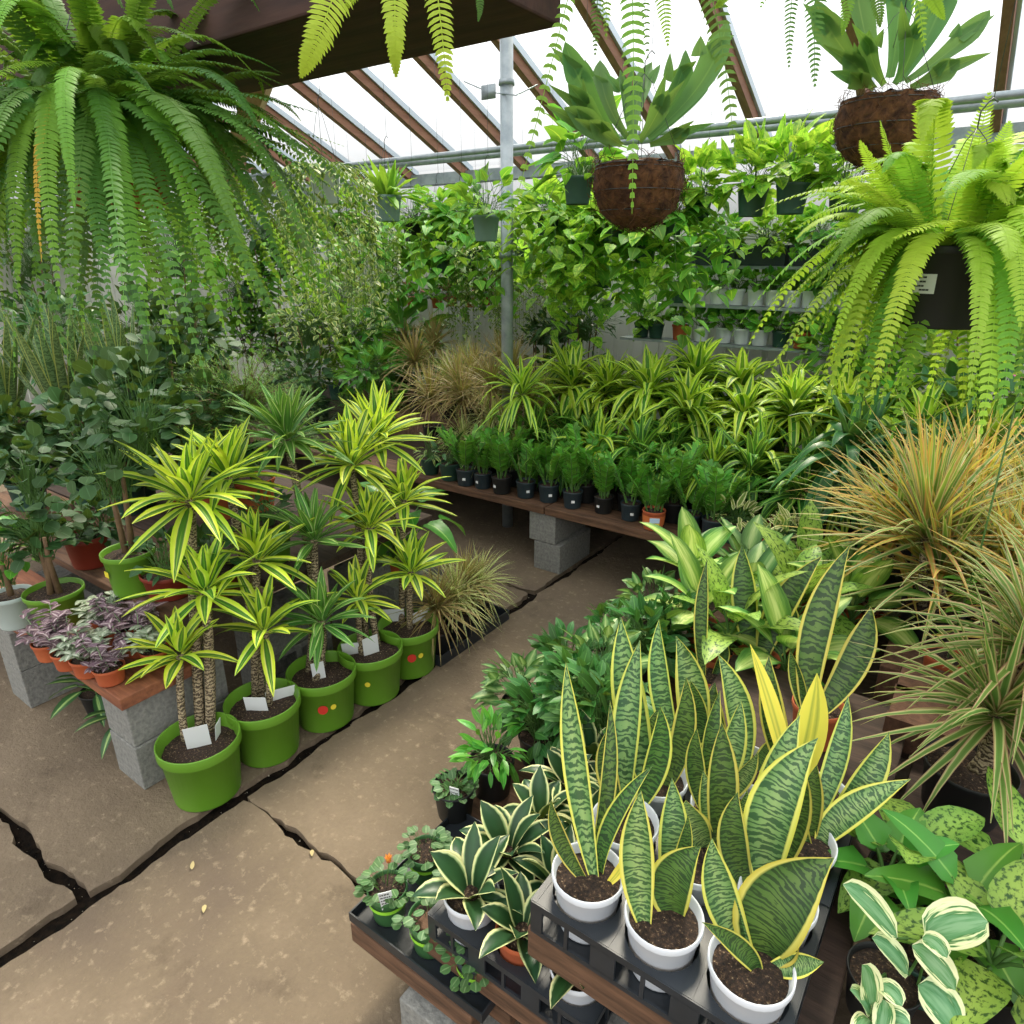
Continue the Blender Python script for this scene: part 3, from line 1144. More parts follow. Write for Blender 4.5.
snake(sp(2, 3), [(757, 770, 750, 644, 22, -.02, 2, 'snake_yellow'), (760, 770, 817, 673, 34, .02, 6, 'snake_yellow'), (768, 770, 769, 655, 30, -.05, -8, 'snake_dark'), (764, 772, 790, 745, 24, .04, 2, 'snake_dark'), (770, 770, 800, 705, 20, -.02, 3)],
      'snake plant in white pot with bright yellow leaf leaning right')
# tall dark snake plants in terracotta pots further back
bA, bB, bC = at(812, 740, .66), at(752, 690, .50), at(704, 702, .50)
snake(bA, [(808, 718, 850, 545, 36, .0, -14, 'snake_dark'), (816, 714, 871, 606, 36, -.03, 12, 'snake_dark'), (800, 722, 790, 650, 18, .0, 0, 'snake_dark')],
      'tall dark snake plant in terracotta pot, widest two leaves, beside the brown blocks', 'snake_dark', 'terra', .07, .125, 'tall dark snake plants')
snake(bB, [(749, 648, 742, 545, 31, -.05, -1, 'snake_dark'), (762, 660, 822, 556, 32, .0, -12, 'snake_dark'), (776, 655, 790, 600, 30, .0, 6, 'snake_dark')],
      'tall dark snake plant in terracotta pot with straight centre leaf among pale leaves', 'snake_dark', 'terra', .08, .14, 'tall dark snake plants')
snake(bC, [(704, 677, 707, 560, 17, .0, -4, 'snake_dark', .1), (712, 676, 725, 640, 14, .02, 4, 'snake_dark')],
      'slim dark snake plant with one narrow yellow edged blade, aisle side', 'snake_dark', 'terra', .07, .12, 'tall dark snake plants')

# ================================================================== CREAM EDGED ROSETTES
BC = .148
NX0, NY0, NT_ = -.770-BC/2, .912-BC/2, .40
tray(NX0, NY0, 3, 2, BC, NT_+.002, .075, 'black tray of cream edged rosettes beside the aisle, front one', .122)
tray(NX0, NY0+2*BC+.004, 2, 3, BC, NT_+.002, .075, 'black tray of cream edged rosettes, behind the front rosette tray', .122)


def nest_plant(potm, label, n=12, L=.135, seedz=0):
    t = thing('birdsnest_snake_plant', label, 'snake plant', (0, 0, 0), 0, 'cream edged rosette plants')
    pot(t, .064, .118, PM[potm], .76, .12, sdrop=.1)
    ga = R(0, 6)
    for i in range(n):
        a = ga+i*2.4
        f = i/(n-1)
        e = 1.3-.75*f
        m = MB()
        d = V((math.cos(a)*math.cos(e), math.sin(a)*math.cos(e), math.sin(e)))
        nn = V((-math.cos(a)*math.sin(e), -math.sin(a)*math.sin(e), math.cos(e)))
        m.blade(V((math.cos(a)*.012, math.sin(a)*.012, .1)), d, nn, L*R(.85, 1.15), L*.42*R(.9, 1.1), snakep, .9, .35, 8, 2, curl=-.1, twist=R(-.7, .7), wave=.01)
        m.build('leaf', LM['nest'], t)
    return t


nv = [nest_plant('white', 'a'), nest_plant('terra', 'b'), nest_plant('white', 'c', 10, .125)]
spots, labs = [], []
names_n = ['dark rosette with cream edges in white pot, front row at the aisle end',
           'dark rosette with cream edges in terracotta pot, centre of the front row',
           'small dark rosette in white pot tucked below the snake plant tray',
           'cream edged rosette behind the front white potted one, second row at the aisle',
           'cream edged rosette behind the terracotta potted one, second row',
           'cream edged rosette in the second row nearest the snake plants',
           'cream edged rosette in the third row at the aisle edge',
           'cream edged rosette in the third row beside the slender snake leaf',
           'cream edged rosette in the fourth row at the aisle edge',
           'cream edged rosette in the fourth row beside the tallest pale leaf',
           'cream edged rosette in the fifth row at the aisle edge',
           'cream edged rosette in the fifth row near glossy green leaves']
for j in range(2):
    for i in range(3):
        spots.append(V((NX0+(i+.5)*BC, NY0+(j+.5)*BC, NT_+.006)))
for j in range(3):
    for i in range(2):
        spots.append(V((NX0+(i+.5)*BC, NY0+(j+2.5)*BC+.004, NT_+.006)))
family(nv, spots, names_n, 'cream edged rosette plants', .95, 1.1)
for o in nv[:1]:
    o.rotation_euler.z = 2.0

# ================================================================== PEPEROMIA TRAY
PC = .15
PX0, PY0, PZ = -1.038-PC/2, .885-PC/2, .282
t = thing('flat_tray', 'low black tray of tiny round leaved pots at the bench corner', 'tray', (PX0, PY0, PZ))
m = MB()
m.box((0, 0, 0), (3*PC, 3*PC, .004))
m.box((0, 0, .004), (3*PC, .004, .03))
m.box((0, 3*PC-.004, .004), (3*PC, 3*PC, .03))
m.box((0, .004, .004), (.004, 3*PC-.004, .03))
m.box((3*PC-.004, .004, .004), (3*PC, 3*PC-.004, .03))
m.build('tray_body', TRAYM, t, smooth=False)


def pep_plant(potm, n=34, spread=.055):
    t = thing('peperomia', 'x', 'potted plant', (0, 0, 0), 0, 'tiny round leaved plants')
    pot(t, .054, .1, PM[potm], .76, .16, sdrop=.1)
    m = MB()
    m.lathe([(.0515, .055), (.0515, .066)], 28)
    m.build('bright_band', PM['limeband'], t)
    m = MB()
    for i in range(n):
        a = R(0, 6.28)
        r = spread*math.sqrt(random.random())*1.15
        z = .1+R(.0, .035)-max(0, r-.045)*1.1
        q = V((math.cos(a)*r, math.sin(a)*r, z))
        m.blade(q, V((math.cos(a), math.sin(a), .15)), V((R(-.3, .3), R(-.3, .3), 1)), .026*R(.8, 1.2), .026*R(.8, 1.1), rnd, .2, -.1, 5, 1)
        m.tube([q, V((q.x*.5, q.y*.5, .088))], .0009, 3, 1, False)
    m.build('foliage', [LM['pep'], STEMG], t)
    return t


PM['limeband'] = plain('lime_printed_band', '#8fd03a', .4)
PM['dkgreen2'] = plain('printed_green_plastic', '#3c6a3a', .45)
pv = [pep_plant('dkgreen2'), pep_plant('dkgreen2', 44, .07), pep_plant('darkgrey', 40, .065)]
names_p = ['tiny round leaved plant with white label and yellow bud, tray\'s outer corner',
           'tiny round leaved plant in green printed pot, middle of the tray front',
           'tiny round leaved plant trailing toward the rosette tray, tray front',
           'tiny round leaved plant without bud, second row at the aisle',
           'tiny round leaved plant between white label pot and rosettes, second row']
family(pv, [V((PX0+(i+.5)*PC, PY0+(j+.5)*PC, PZ+.005)) for i, j in ((0, 0), (1, 0), (2, 0), (0, 1), (1, 1))], names_p, 'tiny round leaved plants', .96, 1.04)
pv[0].rotation_euler = (0, 0, 0)
pv[0].scale = (1, 1, 1)
cardtag(pv[0], .034, -.03, .072, .034, .088, .85, -.25, None, 5, 'plant_tag')
m = MB()
m.tube([(0, 0, .1), (.004, .004, .15), (.01, .004, .185)], .0015, 4)
m.build('flower_stem', STEMG, pv[0])
m = MB()
for i in range(6):
    a = i*PI/3
    m.blade(V((.01, .004, .183)), V((math.cos(a)*.4, math.sin(a)*.4, 1)), V((-math.cos(a), -math.sin(a), .4)), .028, .014, ovate, 0, .3, 4, 1)
m.build('bud', LM['bud'], pv[0])
# bigger black pots behind the tray
t = thing('potted_plant', 'black pot of narrow leaved green sprigs beside the aisle rosettes', 'potted plant', at(492, 790, .282))
pot(t, .075, .13, PM['black'], .78, .1)
m = MB()
leafcloud(m, 60, .085, .085, .085, V((0, 0, .17)), .07, .022, lance, 0, .5, 4, stemm=1, core=V((0, 0, .11)))
m.build('foliage', [LM['zz'], STEMG], t)
t = thing('potted_plant', 'black pot with white price label and small round leaves behind the rosettes', 'potted plant', at(455, 812, .282))
pot(t, .068, .11, PM['black'], .78, .1)
m = MB()
leafcloud(m, 50, .06, .06, .02, V((0, 0, .105)), .028, .026, rnd, 0, .3, 4, stemm=1, core=V((0, 0, .1)))
m.build('foliage', [LM['pep'], STEMG], t)
cardtag(t, .03, -.03, .09, .03, .06, .3, -.2, None, 3)

# grassy wisps and glossy bushes along the aisle side
def bush(name, label, cat, pos, r, h, n, L, W, lm, prof=ovate, potm='black', pr=.08, ph=.12, group=None, cross=1, bend=.5, fold=.2, seg=4, mats=None, stem=None, wave=0, squash=.75, rim=.1):
    t = thing(name, label, cat, pos, R(0, 6), group)
    pot(t, pr, ph, PM[potm], .78, rim)
    m = MB()
    leafcloud(m, n, r, r, h*squash, V((0, 0, ph+h*.35)), L, W, prof, 0, bend, seg, stemm=1, core=V((0, 0, ph*.9)), cross=cross, fold=fold, wave=wave)
    m.build('foliage', mats or [LM[lm], stem or STEMG], t)
    return t


spots = [(540, 735, .282), (520, 700, .282), (575, 720, .402), (565, 670, .282), (600, 690, .402), (610, 640, .282), (640, 660, .402), (650, 615, .282), (668, 640, .402), (600, 740, .402)]
gl = ['closest to the aisle rosettes', 'leaning furthest into the aisle', 'behind the last rosette row', 'midway along the aisle edge', 'left of the tallest pale snake leaf',
      'where the aisle edge narrows', 'behind the tallest pale snake leaf', 'at the far end of the aisle edge', 'next to the pale centred leaves', 'just behind the slender pale snake leaf']
gv = [bush('glossy_plant', 'x', 'potted plant', (0, 0, 0), .12, .16, 95, .08, .034, 'bushdark', lance, group='dark glossy plants beside the aisle'),
      bush('glossy_plant', 'x', 'potted plant', (0, 0, 0), .12, .16, 56, .09, .048, 'agla', ovate, group='dark glossy plants beside the aisle'),
      bush('glossy_plant', 'x', 'potted plant', (0, 0, 0), .11, .17, 110, .065, .034, 'bushdark', ovate, group='dark glossy plants beside the aisle')]
family(gv, [at(x, y+25, z) for x, y, z in spots], ['bushy dark green potted plant '+g for g in gl], 'dark glossy plants beside the aisle', .9, 1.15)

# ================================================================== PALE LEAVED DIEFFENBACHIAS
def broad(name, label, cat, pos, n, L, W, lm, H, potm='terra', pr=.07, ph=.12, group=None, e=(1.2, .2), bend=.9, prof=ovate, potrim=.12, spread=.25, wave=.02, stemmat=None, seg=7):
    t = thing(name, label, cat, pos, R(0, 6), group)
    pot(t, pr, ph, PM[potm], .76, potrim)
    m = MB()
    m2 = MB()
    a0 = R(0, 6)
    for i in range(n):
        a = a0+i*2.4+R(-.2, .2)
        f = i/max(1, n-1)
        el = e[0]+(e[1]-e[0])*f+R(-.1, .1)
        hz = V((math.cos(a), math.sin(a), 0))
        b = V((0, 0, ph*.9+H*.25*(1-f)))
        q = b+hz*H*spread*(1+f)+V((0, 0, H*(.75-.45*f)))
        m2.tube([b, b.lerp(q, .5)+V((0, 0, H*.08)), q], [.005, .004, .003], 5, 0, False)
        d = hz*math.cos(el)+V((0, 0, math.sin(el)))
        nn = -hz*math.sin(el)+V((0, 0, math.cos(el)))
        m.blade(q-d*.008, d, nn, L*R(.8, 1.15), W*R(.85, 1.1), prof, bend*R(.6, 1.3), .22, seg, 2, twist=R(-.4, .4), wave=wave)
    f = m.build('foliage', LM[lm], t)
    m2.build('stem', stemmat or STEMG, t)
    return t


dv = [broad('dieffenbachia', 'x', 'potted plant', (0, 0, 0), 11, .25, .125, 'dief', .16, group='pale centred leafy plants'),
      broad('dieffenbachia', 'x', 'potted plant', (0, 0, 0), 11, .2, .1, 'agla', .13, group='pale centred leafy plants'),
      broad('dieffenbachia', 'x', 'potted plant', (0, 0, 0), 11, .24, .11, 'dief2', .16, group='pale centred leafy plants')]
dp = [(700, 640), (745, 625), (790, 640), (690, 598), (740, 590), (800, 600), (845, 640), (850, 600), (725, 665), (780, 690)]
dl = ['at the aisle edge behind the narrow snake blade', 'behind the straight centred dark snake leaf', 'between the tall dark snake plants', 'nearest the far bench legs', 'in the rear row near the far bench plank', 'in the rear row near the succulents',
      'right of the tall dark snake plants', 'just in front of the succulent bed', 'low beside the rear snake tray', 'low among terracotta pots of dark snake plants']
family(dv, [at(x, y+8, .49) for x, y in dp], ['pale green broad leaved plant '+g for g in dl], 'pale centred leafy plants', .9, 1.12)

# ================================================================== LOWER RIGHT LEAFY PLANTS
m_ = [('dieffenbachia', 'speckled pale leaved plant at the lower right picture corner', (985, 985), 'dief2', .2, .1, 9, ovate),
      ('dieffenbachia', 'speckled broad leaved plant below the black potted grass', (900, 885), 'dief2', .17, .085, 7, ovate),
      ('arrowhead_plant', 'bright green arrow leaved plant beside the spreading snake plant', (880, 900), 'syng', .13, .085, 9, heart),
      ('arrowhead_plant', 'bright green arrow leaved plant behind the cream variegated leaves', (955, 935), 'syng', .15, .09, 10, heart),
      ('dieffenbachia', 'speckled pale plant at the right picture edge under the black pot', (1015, 900), 'dief2', .18, .09, 7, ovate)]
for i, (nm, lb, (x, y), lm, L, W, n, pr) in enumerate(m_):
    p = at(x, y, .66)
    broad(nm, lb, 'potted plant', V((p.x, p.y, .602)), n, L, W, lm, .10, 'black', .07, .1, None, (.7, -.1), .8, pr, .1, .34)


def vpep(label, base, leaves, potm='dkgreen'):
    t = thing('variegated_peperomia', label, 'potted plant', base)
    pot(t, .065, .1, PM[potm], .78, .1)
    c = V((base.x, base.y, base.z+.1))
    for (bx, by, tx, ty, w, fz) in leaves:
        dp0 = depth(c)-fz
        a, b = atd(bx, by, dp0), atd(tx, ty, dp0-.03)
        m = MB()
        fc = (V((0, 0, EYE))-a).normalized()*.6+UP*.6
        m.leafpath(a, b, w*dp0/FPX, rnd, UP*.01, fc, .25, 9, 3, .01, R(-.2, .2))
        m.tube([c, c.lerp(a, .6)+V((0, 0, .01)), a], .0025, 5, 1, False)
        m.build('leaf', [LM['vpep'], STEMG], t).matrix_parent_inverse = Matrix.Translation(-V(base))
    return t


vpep('cream variegated plant with large white edged leaves at lower right', at(915, 985, .602),
     [(897, 938, 843, 884, 30, .14), (925, 936, 988, 922, 46, .14), (908, 975, 872, 938, 26, .14), (922, 938, 947, 958, 20, .15), (912, 945, 955, 990, 30, .13), (918, 985, 958, 1030, 40, .13)])
vpep('cream edged plant with smaller dark leaves at the bottom picture edge', at(875, 1010, .602),
     [(872, 1008, 862, 965, 27, .1), (878, 985, 902, 1006, 20, .1), (870, 1015, 850, 990, 18, .1), (880, 1018, 910, 1025, 22, .1), (885, 1000, 880, 1040, 20, .1), (870, 1020, 855, 1040, 22, .1)], 'black')


# ================================================================== RED EDGED GRASSY DRACAENAS ON THE RIGHT
def grassy(name, label, cat, pos, crowns, n, L, W, lm, potm, pr, ph, group=None, stemr=.012, bend=.9, e1=-.5, mats=None, mat2=None, seg=6, potrim=.08):
    t = thing(name, label, cat, pos, 0, group)
    pot(t, pr, ph, PM[potm], .8, potrim, n=24)
    for (dx, dy, h) in crowns:
        crown_stem(t, V((dx*.4, dy*.4, ph*.85)), V((dx, dy, ph+h)), stemr, BARK, n, L, W, lm, needle, bend, e1, seg=seg, mats=mats, mat2=mat2)
    return t


bp = at(958, 808, .602)
grassy('colorama_dracaena', 'red edged grassy plant on thick cane in the black pot', 'dracaena', V((bp.x, bp.y, .602)), [(.02, .0, .16), (.06, .12, .3)], 100, .36, .027, None, 'black', .105, .14, 'red edged grassy plants', .02, .75, -.4, [LM['colorama'], LM['colorama']], 1)
cv = [grassy('colorama_dracaena', 'x', 'dracaena', (0, 0, 0), [(0, 0, .12), (.05, .05, .24)], 100, .46, .026, None, 'black', .1, .14, 'red edged grassy plants', .014, .5, .1, [LM['colorama'], LM['colorama_tip']], 1),
      grassy('colorama_dracaena', 'x', 'dracaena', (0, 0, 0), [(0, 0, .22), (-.08, .03, .1)], 100, .46, .024, None, 'black', .1, .14, 'red edged grassy plants', .014, .5, .0, [LM['colorama_tip'], LM['colorama']], 1)]
cs = [(925, 640), (985, 650), (1035, 640), (950, 585), (1010, 580), (1060, 600), (1040, 720), (905, 600)]
cl = ['nearest to the brown blocks', 'right behind the black potted one', 'at the right picture edge, middle height', 'in the middle, with the longest spray of blades', 'with bright yellow sunlit blades', 'furthest right, sunlit',
      'low at the right picture edge', 'nearest the drooping dark plants']
family(cv, [at(x, y, .602) for x, y in cs], ['red and orange edged grassy plant '+g for g in cl], 'red edged grassy plants', .9, 1.1)

# ================================================================== STRIPED CANE DRACAENAS IN GREEN POTS
def cane_pot(label, px, py, stems, lm, tags, z=.25, r=.15):
    c = at(px, py, z)
    base = V((c.x, c.y, .002))
    t = thing('striped_dracaena', label, 'dracaena', base, 0, 'striped cane dracaenas in green pots')
    pot(t, r, .25, PM['green'], .8, .17, sdrop=.2, n=40)
    for (sx, sy, cx, cy, rad, n, L, W, dz) in stems:
        s0 = at(sx, sy, .21)-base
        s0.z = .19
        k = math.hypot(s0.x, s0.y)
        if k > .09:
            s0.x *= .09/k
            s0.y *= .09/k
        dd = depth(base+s0)-dz
        s1 = atd(cx, cy, dd)-base
        crown_stem(t, s0, s1, rad, BARK, n, L, W, LM[lm], lance, .55, -.15, seg=8, cross=2, wave=.02)
    for (tx, ty, w, h, rz) in tags:
        q = at(tx, ty, .2)-base
        cardtag(t, q.x, q.y, .19, w, h, rz, -.15)
    return t


YR = 1.0
g1 = cane_pot('striped cane plant in green pot with two tall crowns and small one, nearest camera', 198, 737,
         [(185, 740, 180, 655, .014, 17, .22, .05, .0), (213, 725, 205, 592, .02, 20, .28, .058, .0), (200, 722, 190, 500, .02, 32, .34, .062, -.04)], 'lime_cane', [(200, 748, .085, .12, YR), (218, 738, .05, .09, YR+1.2)])
g2 = cane_pot('striped cane plant in green pot with folded white labels, second along the aisle', 262, 699,
         [(268, 705, 264, 632, .016, 15, .28, .058, .03), (250, 690, 257, 560, .018, 20, .29, .058, .0), (262, 690, 228, 478, .018, 26, .32, .06, -.03)], 'lime_cane', [(258, 712, .09, .09, YR-.4), (280, 700, .12, .07, YR+.2)])
g3 = cane_pot('darker striped cane plant in green pot with white label, middle of aisle row', 321, 669,
         [(314, 680, 322, 622, .018, 24, .25, .044, .02), (305, 668, 314, 540, .018, 24, .27, .046, .0), (322, 665, 287, 440, .018, 44, .32, .05, -.05)], 'green_cane', [(320, 680, .055, .11, YR)])
g4 = cane_pot('striped cane plant in green pot, fourth along the aisle', 370, 646,
         [(362, 655, 358, 600, .014, 17, .22, .048, .02), (378, 645, 369, 528, .016, 22, .28, .054, .0), (364, 640, 352, 465, .016, 28, .33, .058, -.03)], 'lime_cane', [(352, 655, .08, .08, YR-.3), (372, 655, .075, .12, YR+.2)])
g5 = cane_pot('striped cane plant in green pot with red sticker, furthest along the aisle', 408, 623,
         [(410, 628, 411, 572, .016, 20, .26, .054, .02), (398, 618, 404, 500, .016, 22, .28, .056, .0), (416, 615, 378, 440, .016, 30, .34, .058, -.05)], 'lime_cane', [(394, 622, .11, .09, YR-.3), (420, 622, .1, .08, YR+.3)])


def sticker(root, r, h, px_ang, z, rad, mat, name='sticker'):
    m = MB()
    n = 14
    a0 = px_ang
    b = 0
    pts = []
    for i in range(n):
        q = 2*PI*i/n
        aa = a0+math.cos(q)*rad/r
        zz = z+math.sin(q)*rad
        rr = r*(.8+.2*(zz/(h*.83))*.66)+.0045
        pts.append(V((math.cos(aa)*rr, math.sin(aa)*rr, zz)))
    m.v = pts
    m.face(tuple(range(n)))
    return m.build(name, mat, root, smooth=False)


CAMA = -.95
for g, a in ((g3, -.72), (g5, -.72)):
    sticker(g, .15, .25, a, .13, .024, REDS)
    sticker(g, .15, .25, a+.33, .135, .014, YEL)
for g, a in ((g2, -1.5), (g4, -.9)):
    sticker(g, .15, .25, a, .13, .014, YEL)

# ================================================================== TRICOLOR TUFTS ON THE FLOOR AND FAR BENCH
def tuft(lm, potm='black', L=.26, n=60, W=.009, crowns=((0, 0, .12),), pr=.07, ph=.12, name='grassy_dracaena', group='x', bend=.8, e1=-.35):
    t = thing(name, 'x', 'dracaena', (0, 0, 0), 0, group)
    pot(t, pr, ph, PM[potm], .78, .1, n=20)
    for (dx, dy, h) in crowns:
        crown_stem(t, V((dx*.5, dy*.5, ph*.85)), V((dx, dy, ph+h)), .008, STEMB, n, L, W, LM[lm], needle, bend, e1, seg=5)
    return t


def fdrac(lm, L, W, n, H, group, prof=strap, bend=1.5, e1=-.3, potm='green', crowns=1, pr=.09, ph=.15):
    t = thing('bench_dracaena', 'x', 'dracaena', (0, 0, 0), 0, group)
    pot(t, pr, ph, PM[potm], .78, .12, n=24)
    for i in range(crowns):
        dx, dy = (0, 0) if crowns == 1 else (R(-.07, .07), R(-.07, .07))
        crown_stem(t, V((dx*.5, dy*.5, ph*.85)), V((dx, dy, ph+H*(1-.35*i))), .011, BARK, n, L, W, LM[lm], prof, bend, e1, seg=7)
    return t


tv = [tuft('tricolor', L=.3, n=130, W=.012), tuft('spider', L=.28, n=110, W=.012, crowns=((0, 0, .1),))]
fs = [at(446, 652, .02), at(464, 638, .02), at(474, 626, .02), at(487, 619, .02)]
fs = [V((-2.13, 2.38+.0*i, .01)) if False else V((p.x-.05, p.y, .02)) for i, p in enumerate(fs)]
family(tv, fs, ['grassy tuft in black pot on the floor, '+q for q in ('nearest the last green pot', 'second in the floor tray', 'third in the floor tray', 'at the far end of the floor tray')], 'grassy tufts in the floor tray', .9, 1.05)
t = thing('flat_tray', 'shallow black tray on the floor under the grassy tufts', 'tray', (0, 0, 0))
m = MB()
xs = [p.x for p in fs]
ys = [p.y for p in fs]
x0, x1, y0, y1 = min(xs)-.1, max(xs)+.1, min(ys)-.1, max(ys)+.1
m.box((x0, y0, .001), (x1, y1, .008))
m.box((x0, y0, .008), (x1, y0+.006, .06))
m.box((x1-.006, y0+.006, .008), (x1, y1, .06))
m.box((x0, y0+.006, .008), (x0+.006, y1, .06))
m.box((x0+.006, y1-.006, .008), (x1-.006, y1, .06))
m.build('tray_body', TRAYM, t, smooth=False)

tv = [tuft('tricolor', L=.38, n=120, W=.015, crowns=((0, 0, .2),)), tuft('tricolor', L=.38, n=120, W=.015, crowns=((0, 0, .28),)), tuft('spider', L=.34, n=110, W=.014, crowns=((0, 0, .14),), bend=1.1)]
sp_ = []
lb = []
rows = [(3.95, [-3.62, -3.3, -2.98, -2.68], .1, 'second row from bench front'), (4.3, [-4.1, -3.75, -3.42, -3.08, -2.78], .2, 'third row from bench front'), (4.7, [-4.6, -4.2, -3.85, -3.5], .3, 'rear row beside the steel post')]
for (y, xs, dz, rn) in rows:
    for i, x in enumerate(xs):
        sp_.append(V((x, y+R(-.04, .04), .452+dz)))
        lb.append('brown and pale grassy tuft, %s from left, %s' % (ORD[i], rn))
family(tv, sp_, lb, 'brown grassy tufts on the far bench', .95, 1.15)
tv = [tuft('spider', L=.3, n=80, W=.014, crowns=((0, 0, .12),), bend=1.5)]
family(tv, [V((x, 3.72, .452)) for x in (-3.1, -2.85, -2.62)], ['pale striped grassy tuft, %s from left behind the front pots' % ORD[i] for i in range(3)], 'pale grassy tufts behind the front pots', .95, 1.1)
tv = [tuft('tricolor', L=.36, n=120, W=.014, crowns=((0, 0, .5),)), tuft('tricolor', L=.34, n=120, W=.014, crowns=((0, 0, .4),)), fdrac('lime_bench', .4, .052, 34, .48, 'tall plants before the steel post')]
family(tv, [V((aty(x, 400, y).x, y, .452)) for x, y in ((492, 3.76), (462, 3.8), (522, 3.74))], ['tall brown grassy plant just left of the steel post base', 'tall brown grassy plant second left of the steel post base', 'tall lime edged dracaena right of the steel post base'], 'tall plants before the steel post', .97, 1.03)
# risers under the rear rows
board((-4.9, 4.15, .452), (-2.65, 4.45, .6515), 'low box riser under the middle row of brown grassy tufts', WOODY, 'riser', 'riser')
board((-5.0, 4.5, .452), (-3.3, 5.0, .7515), 'taller box riser under the rear row of brown grassy tufts', WOODY, 'riser', 'riser')

# ================================================================== FAR BENCH: STRIPED DRACAENAS
G = 'lime edged dracaenas in the rear rows'
lv = [fdrac('lime_bench', .42, .078, 36, .27, G), fdrac('lime_bench', .38, .072, 32, .24, G, crowns=2), fdrac('lime_bench', .44, .08, 36, .24, G), fdrac('lime_bench', .4, .074, 40, .3, G)]
sp_, lb = [], []
for (y, x0, n, st, dz, rn) in ((4.65, -2.75, 10, .33, .19, 'rear row'), (4.3, -2.55, 9, .32, .15, 'row before the rear')):
    for i in range(n):
        sp_.append(V((x0+i*st+R(-.03, .03), y+R(-.03, .03), .452+dz)))
        lb.append('lime edged dracaena, %s from the steel post, %s' % (ORD[i], rn))
family(lv, sp_, lb, G, .92, 1.1)
board((-2.95, 4.48, .452), (.75, 4.85, .64), 'long box riser under the rear row of lime edged dracaenas', WOODY, 'riser', 'riser')
board((-2.62, 4.12, .452), (.5, 4.46, .60), 'long low box riser under the middle lime edged dracaenas', WOODY, 'riser', 'riser')
G = 'darker striped dracaenas behind the glossy row'
lv = [fdrac('dark_bench', .34, .06, 36, .14, G), fdrac('dark_bench', .32, .058, 30, .12, G, crowns=2), fdrac('lime_bench', .34, .056, 32, .16, G)]
sp_ = [V((-2.5+i*.245+R(-.02, .02), 3.83+R(-.03, .03), .452)) for i in range(9)]
sp_ += [V((-2.4+i*.27, 4.03, .452)) for i in range(8)]
lb = ['dark striped dracaena, %s from the brown tufts, first row behind glossy pots' % ORD[i] for i in range(9)]+['dark striped dracaena, %s from the brown tufts, second row behind glossy pots' % ORD[i] for i in range(8)]
family(lv, sp_, lb, G, .9, 1.1)
G = 'yellow leaved plants beneath the golden fern'
lv = [fdrac('yellow_bench', .24, .045, 34, .2, G), fdrac('yellow_bench', .22, .045, 34, .22, G)]
family(lv, [V((aty(x, y, 4.25).x, 4.25, .602)) for x, y in ((858, 400), (905, 405), (945, 405))], ['bright yellow green plant, %s from left under the golden fern' % ORD[i] for i in range(3)], G)
G = 'drooping dark plants on the far bench'
lv = [fdrac('droop', .44, .062, 26, .34, G, bend=2.3, potm='black'), fdrac('droop', .42, .06, 24, .26, G, bend=2.4, potm='black')]
lv = lv
family(lv, [V((aty(x, y, yy).x, yy, .452)) for x, y, yy in ((845, 470, 3.75), (885, 480, 3.72), (925, 475, 3.7), (965, 470, 3.72), (865, 450, 4.0), (910, 450, 4.0), (950, 450, 4.0), (1000, 450, 3.9))],
       ['dark drooping strap leaved plant, %s' % q for q in ('nearest the striped dracaenas in front', 'second in front from the striped dracaenas', 'third in front, nearest the red edged grass', 'front, behind the red edged grass', 'behind the first drooping one', 'behind the second drooping one', 'behind the third drooping one', 'furthest right of the drooping ones')], G)

# front row of glossy ZZ plants
def zzp(potm, H=.33, ns=6, sticker_=True):
    t = thing('zz_plant', 'x', 'potted plant', (0, 0, 0), 0, 'glossy plants along the far bench front')
    pot(t, .068, .115, PM[potm], .8, .1, n=24)
    m = MB()
    zz_foliage(m, ns, H, .04)
    o = m.build('foliage', [LM['zz'], STEMG], t)
    o.location = (0, 0, .1)
    if sticker_:
        m = MB()
        m.box((-.011, -.0625, .045), (.011, -.0615, .062))
        s = m.build('price_sticker', TAGM, t, smooth=False)
    return t


zv = [zzp('darkgrey'), zzp('darkgrey', .3, 7), zzp('black', .36, 6), zzp('darkgrey', .32, 5)]
zx = [-2.72, -2.51, -2.33, -2.15, -1.96, -1.79, -1.63, -1.43, -1.25]
pxs = [(464, 478), (481, 481), (500, 486), (524, 490), (547, 494), (571, 500), (602, 505), (629, 512), (689, 523), (712, 530)]
sp_ = [at(x, y, .452+.05) for x, y in pxs]
sp_ = [V((p.x, p.y+.02 if p.y > 3.43 else 3.47, .452)) for p in sp_]
out = family(zv, sp_, ['glossy green plant in dark pot, %s from the left on bench front edge' % ORD[i] for i in range(10)], 'glossy plants along the far bench front', .92, 1.05)
for o in out:
    o.rotation_euler.z = R(-.4, .9)
t = zzp('terra', .26, 6, False)
p = at(655, 519, .50)
t.location = (p.x, 3.48, .452)
t['label'] = 'glossy plant in orange printed pot with picture label, bench front edge'
m = MB()
m.lathe([(.0625, .03), (.0675, .09)], 28)
m.build('printed_sleeve', ORG, t)
m = MB()
m.box((-.028, -.0705, .055), (.028, -.069, .085))
m.build('picture_label', SKYB, t, smooth=False)
m = MB()
m.box((-.028, -.0705, .035), (.028, -.069, .053))
m.build('picture_label', YEL, t, smooth=False)
t.rotation_euler.z = .5
# second file of ZZ foliage pots behind the first
zv2 = [zzp('black', .36, 7, False), zzp('black', .34, 6, False)]
family(zv2, [V((-2.62+i*.3, 3.66, .452)) for i in range(6)], ['glossy green plant in the file behind, %s from the left on far bench' % ORD[i] for i in range(8)], 'glossy plants in the second file', .95, 1.1)
